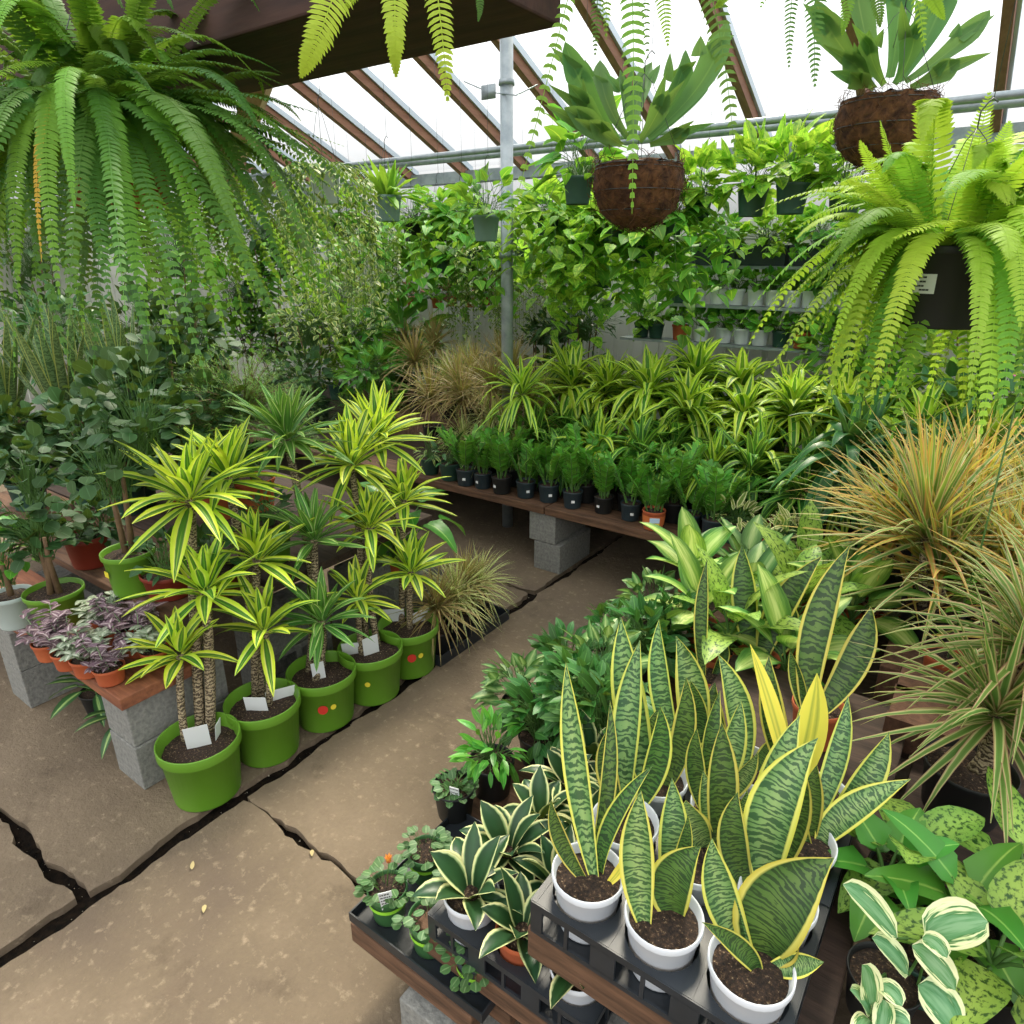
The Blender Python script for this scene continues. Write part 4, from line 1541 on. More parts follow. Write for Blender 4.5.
# dark pots with rounded foliage left of the ZZ row
t = bush('peace_plant', 'dark green pot with drooping dark leaves, left of the glossy row', 'potted plant', V((at(449, 473, .5).x, 3.5, .452)), .1, .16, 50, .1, .03, 'droop', lance, 'dkgreen', .08, .125)
t = bush('peace_plant', 'dark green pot with small upright leaves left of the drooping dark leaves', 'potted plant', V((at(435, 468, .5).x-.05, 3.52, .452)), .08, .15, 40, .09, .02, 'hoya', lance, 'dkgreen', .075, .12)

# small pots at the right end of the far bench
sm = [bush('small_variegated_plant', 'x', 'potted plant', (0, 0, 0), .09, .1, 45, .09, .026, 'spider', lance, 'dkgreen', .07, .11, 'small variegated plants'),
      bush('small_variegated_plant', 'x', 'potted plant', (0, 0, 0), .08, .09, 40, .07, .03, 'hoya', ovate, 'terra', .06, .1, 'small variegated plants')]
family(sm, [V((at(x, y, .5).x, at(x, y, .5).y, .452)) for x, y in ((735, 533), (768, 520))]+[at(790, 555, .49), at(772, 560, .49), at(800, 535, .49)],
       ['small pale striped plant in green pot at the far bench front', 'small pale leaved plant in terracotta pot beside the far bench', 'small pale striped plant at the succulent bed corner', 'small pale plant in terracotta pot before the succulents', 'small pale striped plant behind the succulents'], 'small variegated plants')

# succulents
def succulent(lm, n=22, potm='terra'):
    t = thing('succulent', 'x', 'succulent', (0, 0, 0), 0, 'small succulents in the bed')
    pot(t, .036, .055, PM[potm], .8, .12, n=14)
    m = MB()
    rosette(m, V((0, 0, .055)), n, .045, .02, ovate, 1.4, .1, .1, 3, 1, .3, 0, .006)
    m.build('foliage', LM[lm], t)
    return t


sv = [succulent('succ'), succulent('succ_red'), succulent('succ'), succulent('agla')]
sp_, lb = [], []
for j in range(5):
    for i in range(8):
        sp_.append(V((-.66+i*.085+(j % 2)*.03, 2.9+j*.09, .492)))
        lb.append('small succulent in tiny pot, row %s, %s from the aisle' % (['one', 'two', 'three', 'four', 'five'][j]+' of the bed', ORD[i]))
family(sv, sp_, lb, 'small succulents in the bed', .95, 1.3)


# ================================================================== LEFT BENCH
def fitt(lm, n=50):
    t = thing('purple_plant', 'x', 'potted plant', (0, 0, 0), 0, 'small purple plants on the reddish plank')
    pot(t, .058, .07, PM['terra'], .8, .16, n=24, sdrop=.15)
    m = MB()
    for s in range(9):
        a = s*2.4
        p0 = V((math.cos(a)*.02, math.sin(a)*.02, .06))
        p1 = V((math.cos(a)*R(.04, .09), math.sin(a)*R(.04, .09), R(.1, .19)))
        m.tube([p0, p1], .0018, 4, 1, False)
        for kx in range(4):
            q = p0.lerp(p1, .45+.18*kx)
            for h in range(3):
                aa = R(0, 6.28)
                m.blade(q, V((math.cos(aa), math.sin(aa), .25)), UP, R(.035, .055), .024, ovate, .5, .2, 4, 1)
    m.build('foliage', [LM[lm], STEMP], t)
    return t


fv = [fitt('fitt'), fitt('fitt_silver'), fitt('fitt')]
fl = ['at the plank\'s right corner', 'next to the right corner one', 'third from the plank\'s right corner', 'in the front row nearest the green pot', 'rear row right end', 'rear row, second from its right end', 'rear row, third from its right end', 'rear row, nearest the green pot']
family(fv, [at(x, y, .50)-V((0, 0, .052)) for x, y in ((109, 669), (88, 661), (68, 654), (50, 645))] + [V((-2.46-i*.135, 1.045, .447)) for i in range(4)], ['small purple silver plant in terracotta pot '+q for q in fl], 'small purple plants on the reddish plank', .95, 1.1)

# shrub with pale trunks in green pot
def shrub(label, pos, pr, ph, potm, trunks, crowns, nl, L, lm='round_dark', prof=rnd, cat='potted shrub', name='round_leaf_shrub', group=None, tr=.014):
    t = thing(name, label, cat, pos, 0, group)
    pot(t, pr, ph, PM[potm], .78, .12)
    m = MB()
    tips = []
    for (bx, by, tx, ty, tz) in trunks:
        m.tube([(bx, by, ph*.8), ((bx+tx)/2+R(-.02, .02), (by+ty)/2, ph+(tz-ph)*.5), (tx, ty, tz)], [tr, tr*.8, tr*.5], 8)
    m.build('trunk', STEMB, t)
    m = MB()
    for (cx, cy, cz, r, h) in crowns:
        leafcloud(m, nl, r, r, h, V((cx, cy, cz)), L, L*.92, prof, 0, .3, 5, stemm=1, core=V((cx, cy, cz-h)), shell=.35)
    m.build('foliage', [LM[lm], STEMG], t)
    return t


p = at(53, 588, .62)
shrub('green pot with pale trunks and dark round leaves on the reddish plank', V((p.x, p.y, .446)), .115, .17, 'green', [(-.02, 0, -.05, 0, .4), (.03, .01, .05, .0, .42), (.01, -.02, .0, .02, .4)],
      [(-.02, 0, .5, .15, .17), (.0, .02, .7, .13, .14), (-.06, .02, .36, .12, .08)], 55, .062)
p = at(10, 592, .6)
shrub('white pot with bright rounded leaves at the left picture edge', V((p.x, p.y, .446)), .085, .15, 'silver', [(0, 0, 0, 0, .3)], [(-.02, 0, .33, .13, .15)], 60, .055, 'zz', ovate)
p = at(127, 548, .80)
shrub('green pot with yellow sticker and slender dark shrub on the brown plank', V((p.x, p.y, .602)), .105, .19, 'green', [(-.02, 0, -.04, 0, .5), (.02, .01, .06, .02, .55)], [(0, 0, .62, .2, .2), (.1, .1, .8, .2, .2)], 70, .06)
m = MB()
m.box((-.016, -.101, .1), (.016, -.099, .125))
m.build('sticker', YEL, bpy.data.objects[[o.name for o in COL.objects if o.get('label', '').startswith('green pot with yellow sticker')][0]], smooth=False)
rp = [('dark red pot with leafy stems behind the green stickered pot', (85, 545), 'red', .1, .15), ('pale grey pot squeezed beside the green stickered pot', (106, 540), 'silver', .06, .13),
      ('wide dark red pot with thin stems right of green stickered pot', (168, 572), 'red', .11, .11), ('dark red pot half hidden behind the nearest striped canes', (215, 570), 'red', .1, .11)]
for lb_, (x, y), mt, r, h in rp:
    p = at(x, y, .70)
    bush('leafy_plant', lb_, 'potted plant', V((p.x, max(1.2, p.y), .602)), r*1.1, .16, 50, .06, .04, 'round_dark', ovate, mt, r, h, rim=.16)
# tall round leaved aralias
sh = [(120, 400, 1.75, .24), (165, 380, 1.95, .24), (205, 420, 1.9, .2), (75, 430, 1.6, .2), (25, 480, 1.36, .17), (120, 460, 1.65, .18), (190, 340, 2.2, .22)]
sl = ['tallest clump in front of the slender snake leaves', 'under the hanging fern\'s middle', 'beside the fine feathery bush', 'left clump in front of tall snake leaves', 'at the left picture edge above the white pot', 'low clump above the red pots', 'rear clump below the fern\'s right half']
for (x, y, yy, r), s_ in zip(sh, sl):
    c = aty(x, y, yy)
    c.x = min(c.x, -2.6)
    c.z = max(c.z, 1.02)
    shrub('dark round leaved shrub, '+s_, V((c.x, c.y, .602)), .1, .16, 'terra' if x in (205, 165) else 'dkgreen', [(-.02, 0, -.06, 0, c.z-.62), (.03, .01, .05, .0, c.z-.6), (.0, .03, .0, .05, c.z-.5)],
          [(0, 0, c.z-.602, r, r*1.05), (R(-.1, .1), .05, c.z-.602-r*1.1, r*.85, r*.7)], 150, .08, group='tall round leaved shrubs')
# fine feathery bush
def feathery(label, c, r, h, base_z, n=260, lm='fine'):
    t = thing('feathery_bush', label, 'potted shrub', (c.x, c.y, base_z))
    pot(t, .12, .18, PM['terra'], .78, .1)
    m = MB()
    top = c.z-base_z
    for i in range(n):
        a = R(0, 6.28)
        e = R(-.3, 1.3)
        d = V((math.cos(a)*math.cos(e), math.sin(a)*math.cos(e), math.sin(e)))
        p = V((0, 0, top-h*.5))+d*R(0, .3)*r
        pts = []
        L = r*R(.8, 1.15)
        for s in range(7):
            pts.append(p.copy())
            p = p+d*L/6
            d = (d+V((R(-.1, .1), R(-.1, .1), -.12))).normalized()
            m.r = (random.random(), random.random())
            for kx in range(9):
                aa = R(0, 6.28)
                q = p+V((R(-.01, .01), R(-.01, .01), R(-.01, .01)))
                dd = (d*.6+V((math.cos(aa), math.sin(aa), R(-.3, .6)))).normalized()*R(.018, .034)
                sd = dd.cross(UP).normalized()*.0017
                m.m = 0
                b = len(m.v)
                m.v.extend([q-sd, q+sd, q+dd+sd*.4, q+dd-sd*.4])
                m.face((b, b+1, b+2, b+3))
        m.tube(pts[::2], .0015, 3, 1, False)
    m.build('foliage', [LM[lm], STEMB], t)
    m = MB()
    m.tube([(0, 0, .14), (.01, 0, top-h*.4)], [.016, .01], 6)
    m.build('trunk', STEMB, t)
    return t


feathery('fine feathery green bush right of the round leaved shrubs', aty(240, 390, 2.1), .3, .3, .602)
# tall snake plants on the left
for i, (x, y, yy, lb_) in enumerate(((20, 470, 1.75, 'tall slender grey green snake plant at the left picture edge'), (75, 450, 2.0, 'tall slender grey green snake plant behind the round leaved shrub'), (130, 420, 2.3, 'tall slender snake plant behind the shrubs below the hanging fern'))):
    c = aty(x, y, yy)
    t = thing('tall_snake_plant', lb_, 'snake plant', (c.x, c.y, .602), 0, 'tall slender snake plants')
    pot(t, .14, .25, PM['black'], .8, .1)
    for kx in range(22):
        a = kx*2.4
        e = 1.5-.42*(kx/22)
        d = V((math.cos(a)*math.cos(e), math.sin(a)*math.cos(e), math.sin(e)))
        m = MB()
        m.blade(V((math.cos(a)*.05, math.sin(a)*.05, .2)), d, V((-math.cos(a)*math.sin(e), -math.sin(a)*math.sin(e), math.cos(e))), R(.62, .95), .062, lambda t: max(.02, (.8+.2*math.sin(PI*t))*(1-t**6)), .1, .35, 10, 1, twist=R(-.6, .6))
        m.build('leaf', LM['snake_tall'], t)
# plants in the dark under the left bench
t = broad('prayer_plant', 'pink and green leaved plant on the floor beneath the reddish plank', 'potted plant', (at(72, 725, .0).x, 1.0, .012), 12, .16, .05, 'prayer', .1, 'black', .07, .1, None, (.8, -.2), .8, lance, .1, .4)
t = broad('prayer_plant', 'dark green leaved plant on the floor under reddish plank near block', 'potted plant', (-2.72, .98, .012), 11, .13, .05, 'prayer', .09, 'black', .06, .09, None, (.8, -.2), .8, lance, .1, .4)
m = MB()
for i in range(3):
    a = i*2.1
    m.blade(V((.02, -.08, .12)), V((math.cos(a), math.sin(a)-.6, .3)), UP, .11, .04, lance, .6, .2, 5, 1)
m.build('pink_leaf', LM['pink'], t, label='pink leaves')
# small terracotta pot and big leaved plant on the aisle side of the left bench
c = aty(407, 553, 2.45)
board((c.x-.35, 2.22, .0), (c.x+.12, 2.6, c.z-.085), 'grey plant stand block behind the last green pot', BLOCK, 'stand_block', 'block')
zz = c.z-.083
t = bush('small_plant', 'small terracotta pot with grassy leaves behind the last striped canes', 'potted plant', V((c.x, 2.36, zz)), .06, .1, 40, .09, .016, 'zz', lance, 'terra', .05, .09)
t = broad('philodendron', 'large drooping plain green leaves behind the last striped canes', 'potted plant', V((c.x-.06, 2.5, zz)), 9, .22, .13, 'syng', .25, 'dkgreen', .08, .12, None, (.6, -.5), 1.2, heart, .1, .5)
c = at(273, 506, .80)
bush('green_potted_shrub', 'green pot with yellow sticker deep between the striped cane plants', 'potted plant', V((-2.62, 1.72, .602)), .1, .14, 40, .07, .03, 'round_dark', ovate, 'green', .1, .19)

# ================================================================== BACK LEFT GREENERY
def lush(label, x, y, yy, r, n, lm, L, W, prof=heart, base=.452, name='leafy_plant', potm='dkgreen', squash=.8, mats=None):
    c = aty(x, y, yy)
    t = thing(name, label, 'potted plant', (c.x, c.y, base), 0)
    pot(t, .11, .17, PM[potm], .8, .1)
    top = c.z-base
    m = MB()
    for i in range(4):
        a = i*1.57
        m.tube([(0, 0, .13), (math.cos(a)*.06, math.sin(a)*.06, top*.5), (math.cos(a)*r*.4, math.sin(a)*r*.4, top)], .006, 5)
    m.build('stem', STEMB, t)
    m = MB()
    leafcloud(m, n, r, r, r*squash, V((0, 0, top)), L, W, prof, 0, .6, 4, stemm=1, core=V((0, 0, top-r*.5)), shell=.3)
    if top > r*1.5:
        leafcloud(m, int(n*.6), r*.85, r*.85, top*.35, V((0, 0, top*.5)), L, W, prof, 0, .6, 4, petiole=False, shell=.3)
    m.build('foliage', [LM[lm], STEMG], t)
    return t


lush('tall leafy plant with yellow green leaves left of the brown tufts', 350, 335, 4.6, .42, 240, 'pothos_lime', .1, .06)
lush('tall leafy plant with pale edged leaves behind the feathery bush', 310, 325, 4.2, .36, 220, 'hoya', .09, .045, lance)
lush('dark glossy plant under the yellow green leaves, back left', 300, 375, 3.9, .3, 170, 'round_dark', .08, .06)
lush('dark plant at the back between fern fronds and yellow green leaves', 268, 345, 4.9, .4, 170, 'round_dark', .1, .08)
lush('large leaved plant just left of the brown tufts', 405, 335, 4.9, .36, 70, 'syng', .24, .15)
lush('dark leafy shrub left of white panels by the post', 560, 328, 5.3, .25, 130, 'round_dark', .09, .055)
lush('dark leafy shrub behind lime dracaenas right of the steel post', 585, 322, 5.2, .3, 160, 'droop', .08, .03, lance)
lush('small dark shrub rising beside the post in front of the white panels', 540, 335, 5.35, .18, 80, 'round_dark', .08, .06)
lush('leafy shrub behind the lime dracaenas at their right end', 700, 385, 4.95, .2, 110, 'droop', .12, .05, lance)
lush('leafy shrub behind bright yellow plants under the golden fern', 860, 350, 5.1, .42, 160, 'pothos', .12, .08)
lush('leafy shrub at the back right beneath the golden fern', 985, 420, 4.6, .42, 140, 'droop', .14, .07)
lush('tall bushy plant deep behind the left fern fronds', 30, 250, 3.4, .55, 260, 'round_dark', .12, .09)
lush('tall bushy plant behind the left fern, nearer the roof brace', 170, 245, 3.9, .6, 280, 'pothos', .13, .09)
lush('tall leafy plant at back left corner beneath the roof edge', 265, 225, 4.8, .5, 240, 'round_dark', .12, .09)
lush('tall bushy plant rising left of the brown tufts, mid height', 375, 372, 4.2, .3, 170, 'syng', .13, .07)
lush('bushy plant under the trailing variegated basket', 330, 300, 5.0, .4, 220, 'pothos_lime', .12, .08)
lush('large bushy dark plant by the left wall under the fern fronds', 150, 330, 3.4, .5, 240, 'round_dark', .12, .09)
lush('bushy dark plant in the far left corner behind the snake leaves', 60, 330, 3.2, .5, 220, 'droop', .16, .06, lance)
lush('bushy green plant at back left beneath the hanging vines', 240, 290, 4.6, .5, 240, 'pothos', .12, .08)
lush('leafy shrub against the white wall right of the shelves', 915, 240, 4.9, .42, 200, 'pothos', .13, .1)
lush('leafy shrub further right against the wall behind the golden fern', 1000, 250, 5.0, .5, 200, 'pothos_lime', .13, .1)
gr = [(310, 405), (345, 398), (375, 405), (290, 420)]
tv = [tuft('grass_dark', L=.3, n=90, W=.008, crowns=((0, 0, .12),), group='dark grassy tufts on the far bench', bend=1.0)]
family(tv, [V((aty(x, y, 3.85).x, 3.85, .452)) for x, y in gr], ['dark grassy tuft '+q for q in ('second from its left end of the far bench', 'third, below the yellow green leaves', 'beside the brown tufts', 'leftmost, behind the striped canes')], 'dark grassy tufts on the far bench')


# ================================================================== HANGING BASKETS
def basket(name, label, px, py, yy, wpx, potm, kind, topz=None, h=None, group=None):
    c = aty(px, py, yy)
    r = wpx*.5*depth(c)/FPX
    h = h or r*1.7
    t = thing(name, label, 'hanging plant', (c.x, c.y, c.z-h*.6), 0, group)
    pot(t, r, h, PM[potm], .74, .1, n=24)
    tz = (topz or roofz(yy)-.1)-(c.z-h*.6)
    if kind != 'pothos2':
        hanger(t, r*.97, h, tz-h)
    m = MB()
    if kind in ('pothos', 'pothos2'):
        for i in range(20):
            a = i*2.4
            o = V((math.cos(a), math.sin(a), R(.4, 1.2)))
            vine(m, (math.cos(a)*r*.6, math.sin(a)*r*.6, h*.92), o, R(.3, .8), .125, .1, .06)
        leafcloud(m, 60, r*1.9, r*1.9, r*1.4, V((0, 0, h*1.2)), .14, .11, heart, 0, .7, 4, core=V((0, 0, h*.9)))
        mats = [LM[random.choice(['pothos', 'pothos', 'pothos_lime'])], STEMG]
    elif kind == 'upright':
        leafcloud(m, 70, r*2.0, r*2.0, r*2.0, V((0, 0, h*1.4)), .15, .095, heart, 0, .5, 4, core=V((0, 0, h*.8)))
        mats = [LM['pothos_lime'], STEMG]
    elif kind == 'syng':
        leafcloud(m, 46, r*2.1, r*2.1, r*2.2, V((0, 0, h*1.7)), .15, .1, heart, 0, .7, 4, core=V((0, 0, h*.9)))
        for i in range(7):
            a = i*2.4
            vine(m, (math.cos(a)*r*.9, math.sin(a)*r*.9, h), V((math.cos(a), math.sin(a), .4)), R(.2, .45), .08, .06, .07)
        mats = [LM['pothos'], STEMG]
    elif kind == 'hoya':
        for i in range(38):
            a = i*2.4
            vine(m, (math.cos(a)*r*.8, math.sin(a)*r*.8, h), V((math.cos(a), math.sin(a), R(.3, 1))), R(.35, 1.0), .05, .026, .03, prof=ovate)
        mats = [LM['hoya'], STEMG]
    elif kind == 'fern':
        rosette(m, V((0, 0, h*.9)), 40, .27, .05, strap, 1.45, .0, .7, 6, 1, .2, 0, r*.3, wave=.08)
        mats = [LM['fern_mid'], STEMG]
    elif kind == 'green':
        for i in range(14):
            a = i*2.4
            vine(m, (math.cos(a)*r*.8, math.sin(a)*r*.8, h), V((math.cos(a), math.sin(a), .8)), R(.15, .5), .08, .06, .06)
        leafcloud(m, 70, r*2, r*2, r*1.8, V((0, 0, h*1.5)), .09, .05, ovate, 0, .6, 4, core=V((0, 0, h*.9)))
        mats = [LM['pothos'], STEMG]
    m.build('foliage', mats, t)
    return t


basket('trailing_basket', 'hanging pale grey pot with long variegated trailing stems', 325, 182, 2.5, 31, 'silver', 'hoya', h=.17)
basket('hanging_fern', 'hanging grey green pot with upright leathery fern fronds', 388, 206, 3.2, 28, 'grey', 'fern')
basket('hanging_plant', 'small black hanging pot right of the grey green fern pot', 413, 230, 3.9, 21, 'black', 'green')
basket('hanging_plant', 'small black hanging pot midway between fern pot and post', 438, 230, 3.9, 21, 'black', 'green')
basket('hanging_plant', 'small black hanging pot left of the pale green pot near post', 461, 231, 3.95, 21, 'black', 'pothos')
basket('hanging_plant', 'pale green hanging pot with leafy stems just left of the post', 486, 226, 3.4, 28, 'grey', 'green')
basket('hanging_plant', 'dark green hanging pot left of the staghorn ball with long petioles', 578, 188, 3.2, 30, 'dkgreen', 'syng')
basket('hanging_plant', 'dark green hanging pot of upright marbled leaves, left of a pair', 752, 200, 4.3, 30, 'dkgreen', 'upright')
basket('hanging_plant', 'dark green hanging pot of upright marbled leaves, right of a pair', 792, 196, 4.2, 33, 'dkgreen', 'upright')
basket('hanging_plant', 'dark green hanging pot with marbled leaves near the golden fern', 845, 200, 4.3, 33, 'dkgreen', 'upright')
hp = [(548, 222, 4.2), (580, 240, 4.4), (612, 228, 4.2), (645, 250, 4.5), (672, 222, 4.3), (700, 205, 4.4), (600, 275, 4.9), (560, 262, 4.8)]
hl = ['first right of the post', 'second right of the post', 'under the dark green long petiole pot', 'below the coir ball', 'just right of the coir ball', 'left of the dark green pair', 'low, in front of the white panels', 'low, right beside the post', 'low, above the wall shelves']
for (x, y, yy), s_ in zip(hp, hl):
    basket('trailing_heartleaf', 'hanging heart leaved vine, '+s_, x, y, yy, 24, 'dkgreen', 'upright' if x > 690 else 'pothos', group='hanging heart leaved vines')
hp = [(355, 262, 4.9), (385, 255, 5.0), (415, 262, 5.0), (445, 262, 5.0), (475, 255, 5.0), (340, 225, 4.2), (370, 232, 4.4), (305, 240, 4.6), (280, 250, 5.0), (520, 250, 5.1), (498, 262, 5.2)]
hl = ['below the trailing variegated basket', 'below the grey green fern pot', 'below the first black pot', 'below the second black pot', 'below the pale green pot', 'high, behind the variegated basket', 'left and below the fern pot', 'left of the variegated basket', 'furthest left beyond the big fern', 'just right of the post at the back', 'behind the steel post']
for (x, y, yy), s_ in zip(hp, hl):
    basket('trailing_heartleaf', 'hanging heart leaved vine at back left, '+s_, x, y, yy, 20, 'dkgreen', random.choice(['pothos', 'pothos', 'hoya', 'green']), group='hanging vines at the back left')
# row of small terracotta hanging pots along the wall
tp = [(452, 301), (470, 302), (437, 303), (485, 300), (398, 300), (564, 296), (412, 301)]
for i, (x, y) in enumerate(tp):
    c = aty(x, y, 5.5)
    t = thing('small_hanging_pot', 'small terracotta hanging pot against the wall, %s' % ['just left of the post group centre', 'nearest left of the post but one', 'third left of the post', 'nearest to the post on its left', 'furthest left', 'right of the post', 'second from the left end'][i], 'hanging plant', (c.x, c.y, c.z-.05), 0, 'small terracotta hanging pots')
    pot(t, .06, .1, PM['terra'], .75, .12, n=20)
    m = MB()
    leafcloud(m, 36, .12, .12, .08, V((0, 0, .13)), .07, .05, ovate, 0, .7, 4, core=V((0, 0, .09)))
    m.build('foliage', [LM[['succ_red', 'hoya', 'round_dark'][i % 3]], STEMG], t)
    hanger(t, .058, .1, 2.0-c.z)
m = MB()
m.tube([(-7, 5.5, 1.985), (-2.2, 5.5, 1.985)], .008, 6)
tag(m.build('hanging_wire', GALV), 'thin metal rail carrying small terracotta pots along the wall', 'rail')

# ================================================================== WALL SHELVES WITH WHITE POTS
def wallplant(potm, n=34, r=.1, lm='round_dark'):
    t = thing('shelf_plant', 'x', 'potted plant', (0, 0, 0), 0, 'leafy pots on the wall shelves')
    pot(t, .066, .115, PM[potm], .74, .14, n=20)
    m = MB()
    leafcloud(m, n, r*1.05, r*.9, .06, V((0, 0, .165)), .07, .06, rnd, 0, .5, 4, core=V((0, 0, .09)))
    m.build('foliage', [LM[lm], STEMG], t)
    return t


wv = [wallplant('white', 40, .1, 'pothos'), wallplant('white', 36, .1, 'zz')]
SY_ = 5.25
for row, (yb, nm) in enumerate(((305, 'upper'), (343.5, 'lower'))):
    zb = aty(735, yb, SY_).z
    xs = [aty(x, yb, SY_).x for x in ((678, 697, 717, 735, 755, 773, 792, 810, 828) if row == 0 else (641, 655, 679, 700, 723, 741, 759, 780, 801, 822))]
    m = MB()
    m.box((xs[0]-.15, SY_-.09, zb-.022), (xs[-1]+.15, SY_+.1, zb-.002))
    tag(m.build('wall_shelf', GALV, smooth=False), 'narrow metal %s shelf of white pots on the back wall' % nm, 'shelf')
    for i, x in enumerate(xs):
        lab = 'leafy %s pot on the %s wall shelf, %s from the left'
        sp1 = {(1, 0): ('dkgreen', 'green'), (1, 1): ('dkgreen', 'green'), (1, 2): ('terra', 'terracotta'), (1, 7): ('dkgreen', 'green'), (1, 8): ('terra', 'terracotta'), (0, 0): ('dkgreen', 'green')}.get((row, i))
        if sp1:
            o = wallplant(sp1[0], 34, .1, 'pothos')
            o.location = (x, SY_, zb)
            o['label'] = lab % (sp1[1], nm, ORD[i])
        else:
            o = wv[i % 2]
            if o.location.length > 0:
                o = dup(o, (x, SY_, zb), R(0, 6), lab % ('white', nm, ORD[i]), 'leafy pots on the wall shelves')
            else:
                o.location = (x, SY_, zb)
                o['label'] = lab % ('white', nm, ORD[i])
# top shelf with dark trough and spilling leaves
zb = aty(770, 266, 5.4).z
x0 = aty(690, 266, 5.4).x
x1 = aty(850, 266, 5.4).x
m = MB()
m.box((x0, 5.26, zb-.02), (x1, 5.5, zb))
tag(m.build('wall_shelf', GALV, smooth=False), 'top metal wall shelf above the white pots, carrying dark troughs', 'shelf')
for i in range(3):
    xa = x0+.03+i*(x1-x0-.04)/3
    xb = xa+(x1-x0-.04)/3-.03
    t = thing('planter_trough', 'dark planter trough spilling leaves on the top wall shelf, %s' % ('nearest the coir ball', 'middle one', 'nearest the golden fern')[i], 'planter', ((xa+xb)/2, 5.39, zb+.002), 0, 'dark troughs on the top wall shelf')
    m = MB()
    hw = (xb-xa)/2
    m.box((-hw, -.1, 0), (hw, .1, .13))
    m.box((-hw-.008, -.108, .11), (hw+.008, .108, .14))
    m.build('trough', PM['darkgrey'], t, smooth=False)
    m = MB()
    leafcloud(m, 100, hw*1.1, .15, .13, V((0, 0, .22)), .1, .08, heart, 0, .7, 4, core=V((0, 0, .13)))
    for kx in range(8):
        vine(m, (R(-hw, hw), -.08, .15), V((R(-.3, .3), -1, .3)), R(.06, .14), .08, .07, .06)
    m.build('foliage', [LM['pothos_lime' if i == 1 else 'pothos'], STEMG], t)
for x in (x0-.02, x1+.02):
    m = MB()
    m.box((x-.02, 5.37, .45), (x+.02, 5.41, zb-.022))
    tag(m.build('shelf_upright', GALV, smooth=False), 'metal upright of the wall shelves, %s side' % ('coir ball' if x < -1.9 else 'golden fern'), 'upright')

# ================================================================== STAGHORN FERNS
def coir(t, r):
    m = MB()
    prof = []
    for i in range(15):
        a = -PI/2+i/14*(PI*.62)
        prof.append((max(.001, r*math.cos(a)**.8), r*math.sin(a)*.95))
    m.lathe(prof, 40, jit=.035)
    m.lathe([(r*.93, prof[-1][1]), (r*.5, prof[-1][1]+.01), (.001, prof[-1][1]+.02)], 40, jit=.05)
    for i in range(900):
        a = R(0, 6.28)
        e = R(-1.45, .5)
        n = V((math.cos(a)*math.cos(e), math.sin(a)*math.cos(e), math.sin(e)))
        q = V((n.x*r, n.y*r, n.z*r*.95))*R(.97, 1.02)
        d = V((R(-1, 1), R(-1, 1), R(-1, 1)))
        d = (d-n*d.dot(n)*.7).normalized()
        L = R(.02, .055)
        m.tube([q, q+d*L*.5+n*.008, q+d*L+n*R(-.004, .01)], .0009, 3, 0, False)
    m.build('coir_ball', LM['coir'], t)
    m = MB()
    for z in (.25, .33, -.2, -.6):
        rr = r*math.sqrt(max(.01, 1-z*z))*1.02
        m.tube([(math.cos(a*PI/12)*rr, math.sin(a*PI/12)*rr, z*r) for a in range(25)], .0014, 4, 0, False)
    m.build('wire_basket', WIRE, t)


def staghorn(label, px, py, dpt, wpx, fr):
    c = atd(px, py, dpt)
    r = wpx*.5*dpt/FPX
    t = thing('staghorn_fern', label, 'hanging plant', c, 0, 'staghorn ferns in coir balls')
    coir(t, r)
    hanger(t, r*.95, r*.3, roofz(c.y)-.1-c.z-r*.3, 4)
    sdv = (ray(612, 512)-ray(412, 512)).normalized()
    for (bx, by, tx, ty, w, fz, bow) in fr:
        a = atd(bx, by, dpt-fz*.2)
        b = atd(tx, ty, dpt-fz)
        m = MB()
        fc = (V((0, 0, EYE))-a).normalized()+sdv*R(-.7, .7)
        m.leafpath(a, b, w*dpt/FPX, lambda t: max(.03, (.22+.78*min(1, t*1.5)**1.5)*(1-t**3.5)**.8), sdv*(bow*dpt/FPX), fc, .4, 12, 2, .03, R(-.6, .6))
        for sg in (-1, 1):
            q = a.lerp(b, R(.55, .75))
            up_ = (b-a).normalized()
            m.leafpath(q+sdv*(sg*w*.1*dpt/FPX), q+up_*R(.05, .11)+sdv*(sg*R(.03, .06)), w*.45*dpt/FPX, lambda t: max(.03, (1-t**1.6)), V((0, 0, 0)), fc, .3, 6, 2, .0, 0)
        o = m.build('leaf', LM['stag'], t)
        o.matrix_parent_inverse = Matrix.Translation(-c)
    return t


staghorn('staghorn fern hanging in brown coir ball at upper centre', 638, 182, 2.17, 88,
         [(618, 140, 565, 42, 30, .05, -6), (612, 142, 568, 84, 26, .1, 2), (612, 146, 564, 108, 28, .15, 4), (640, 138, 686, 50, 34, .0, 10), (648, 138, 727, 20, 34, .05, 16), (650, 140, 712, 62, 22, -.1, 8),
          (650, 145, 690, 128, 20, .1, 4), (628, 138, 600, 60, 26, -.1, -8), (634, 138, 652, 62, 24, -.15, -6), (622, 145, 590, 120, 24, .18, -2), (640, 142, 668, 90, 24, .12, 2), (630, 138, 620, 70, 22, .0, 0)])
staghorn('second staghorn fern in coir ball partly behind the golden fern', 886, 118, 2.2, 92,
         [(870, 80, 815, 0, 32, .05, -6), (880, 78, 855, -40, 34, .0, -6), (890, 78, 900, -50, 34, .05, 4), (900, 80, 950, -30, 34, .0, 8), (865, 88, 850, 72, 26, .12, 2), (905, 82, 990, 10, 26, .05, 8), (885, 84, 870, 30, 26, .15, -6),
          (895, 84, 915, 20, 28, .15, 6), (875, 88, 845, 50, 26, .1, -2), (910, 88, 960, 60, 26, .1, 4), (898, 82, 935, -10, 28, -.1, 4)])


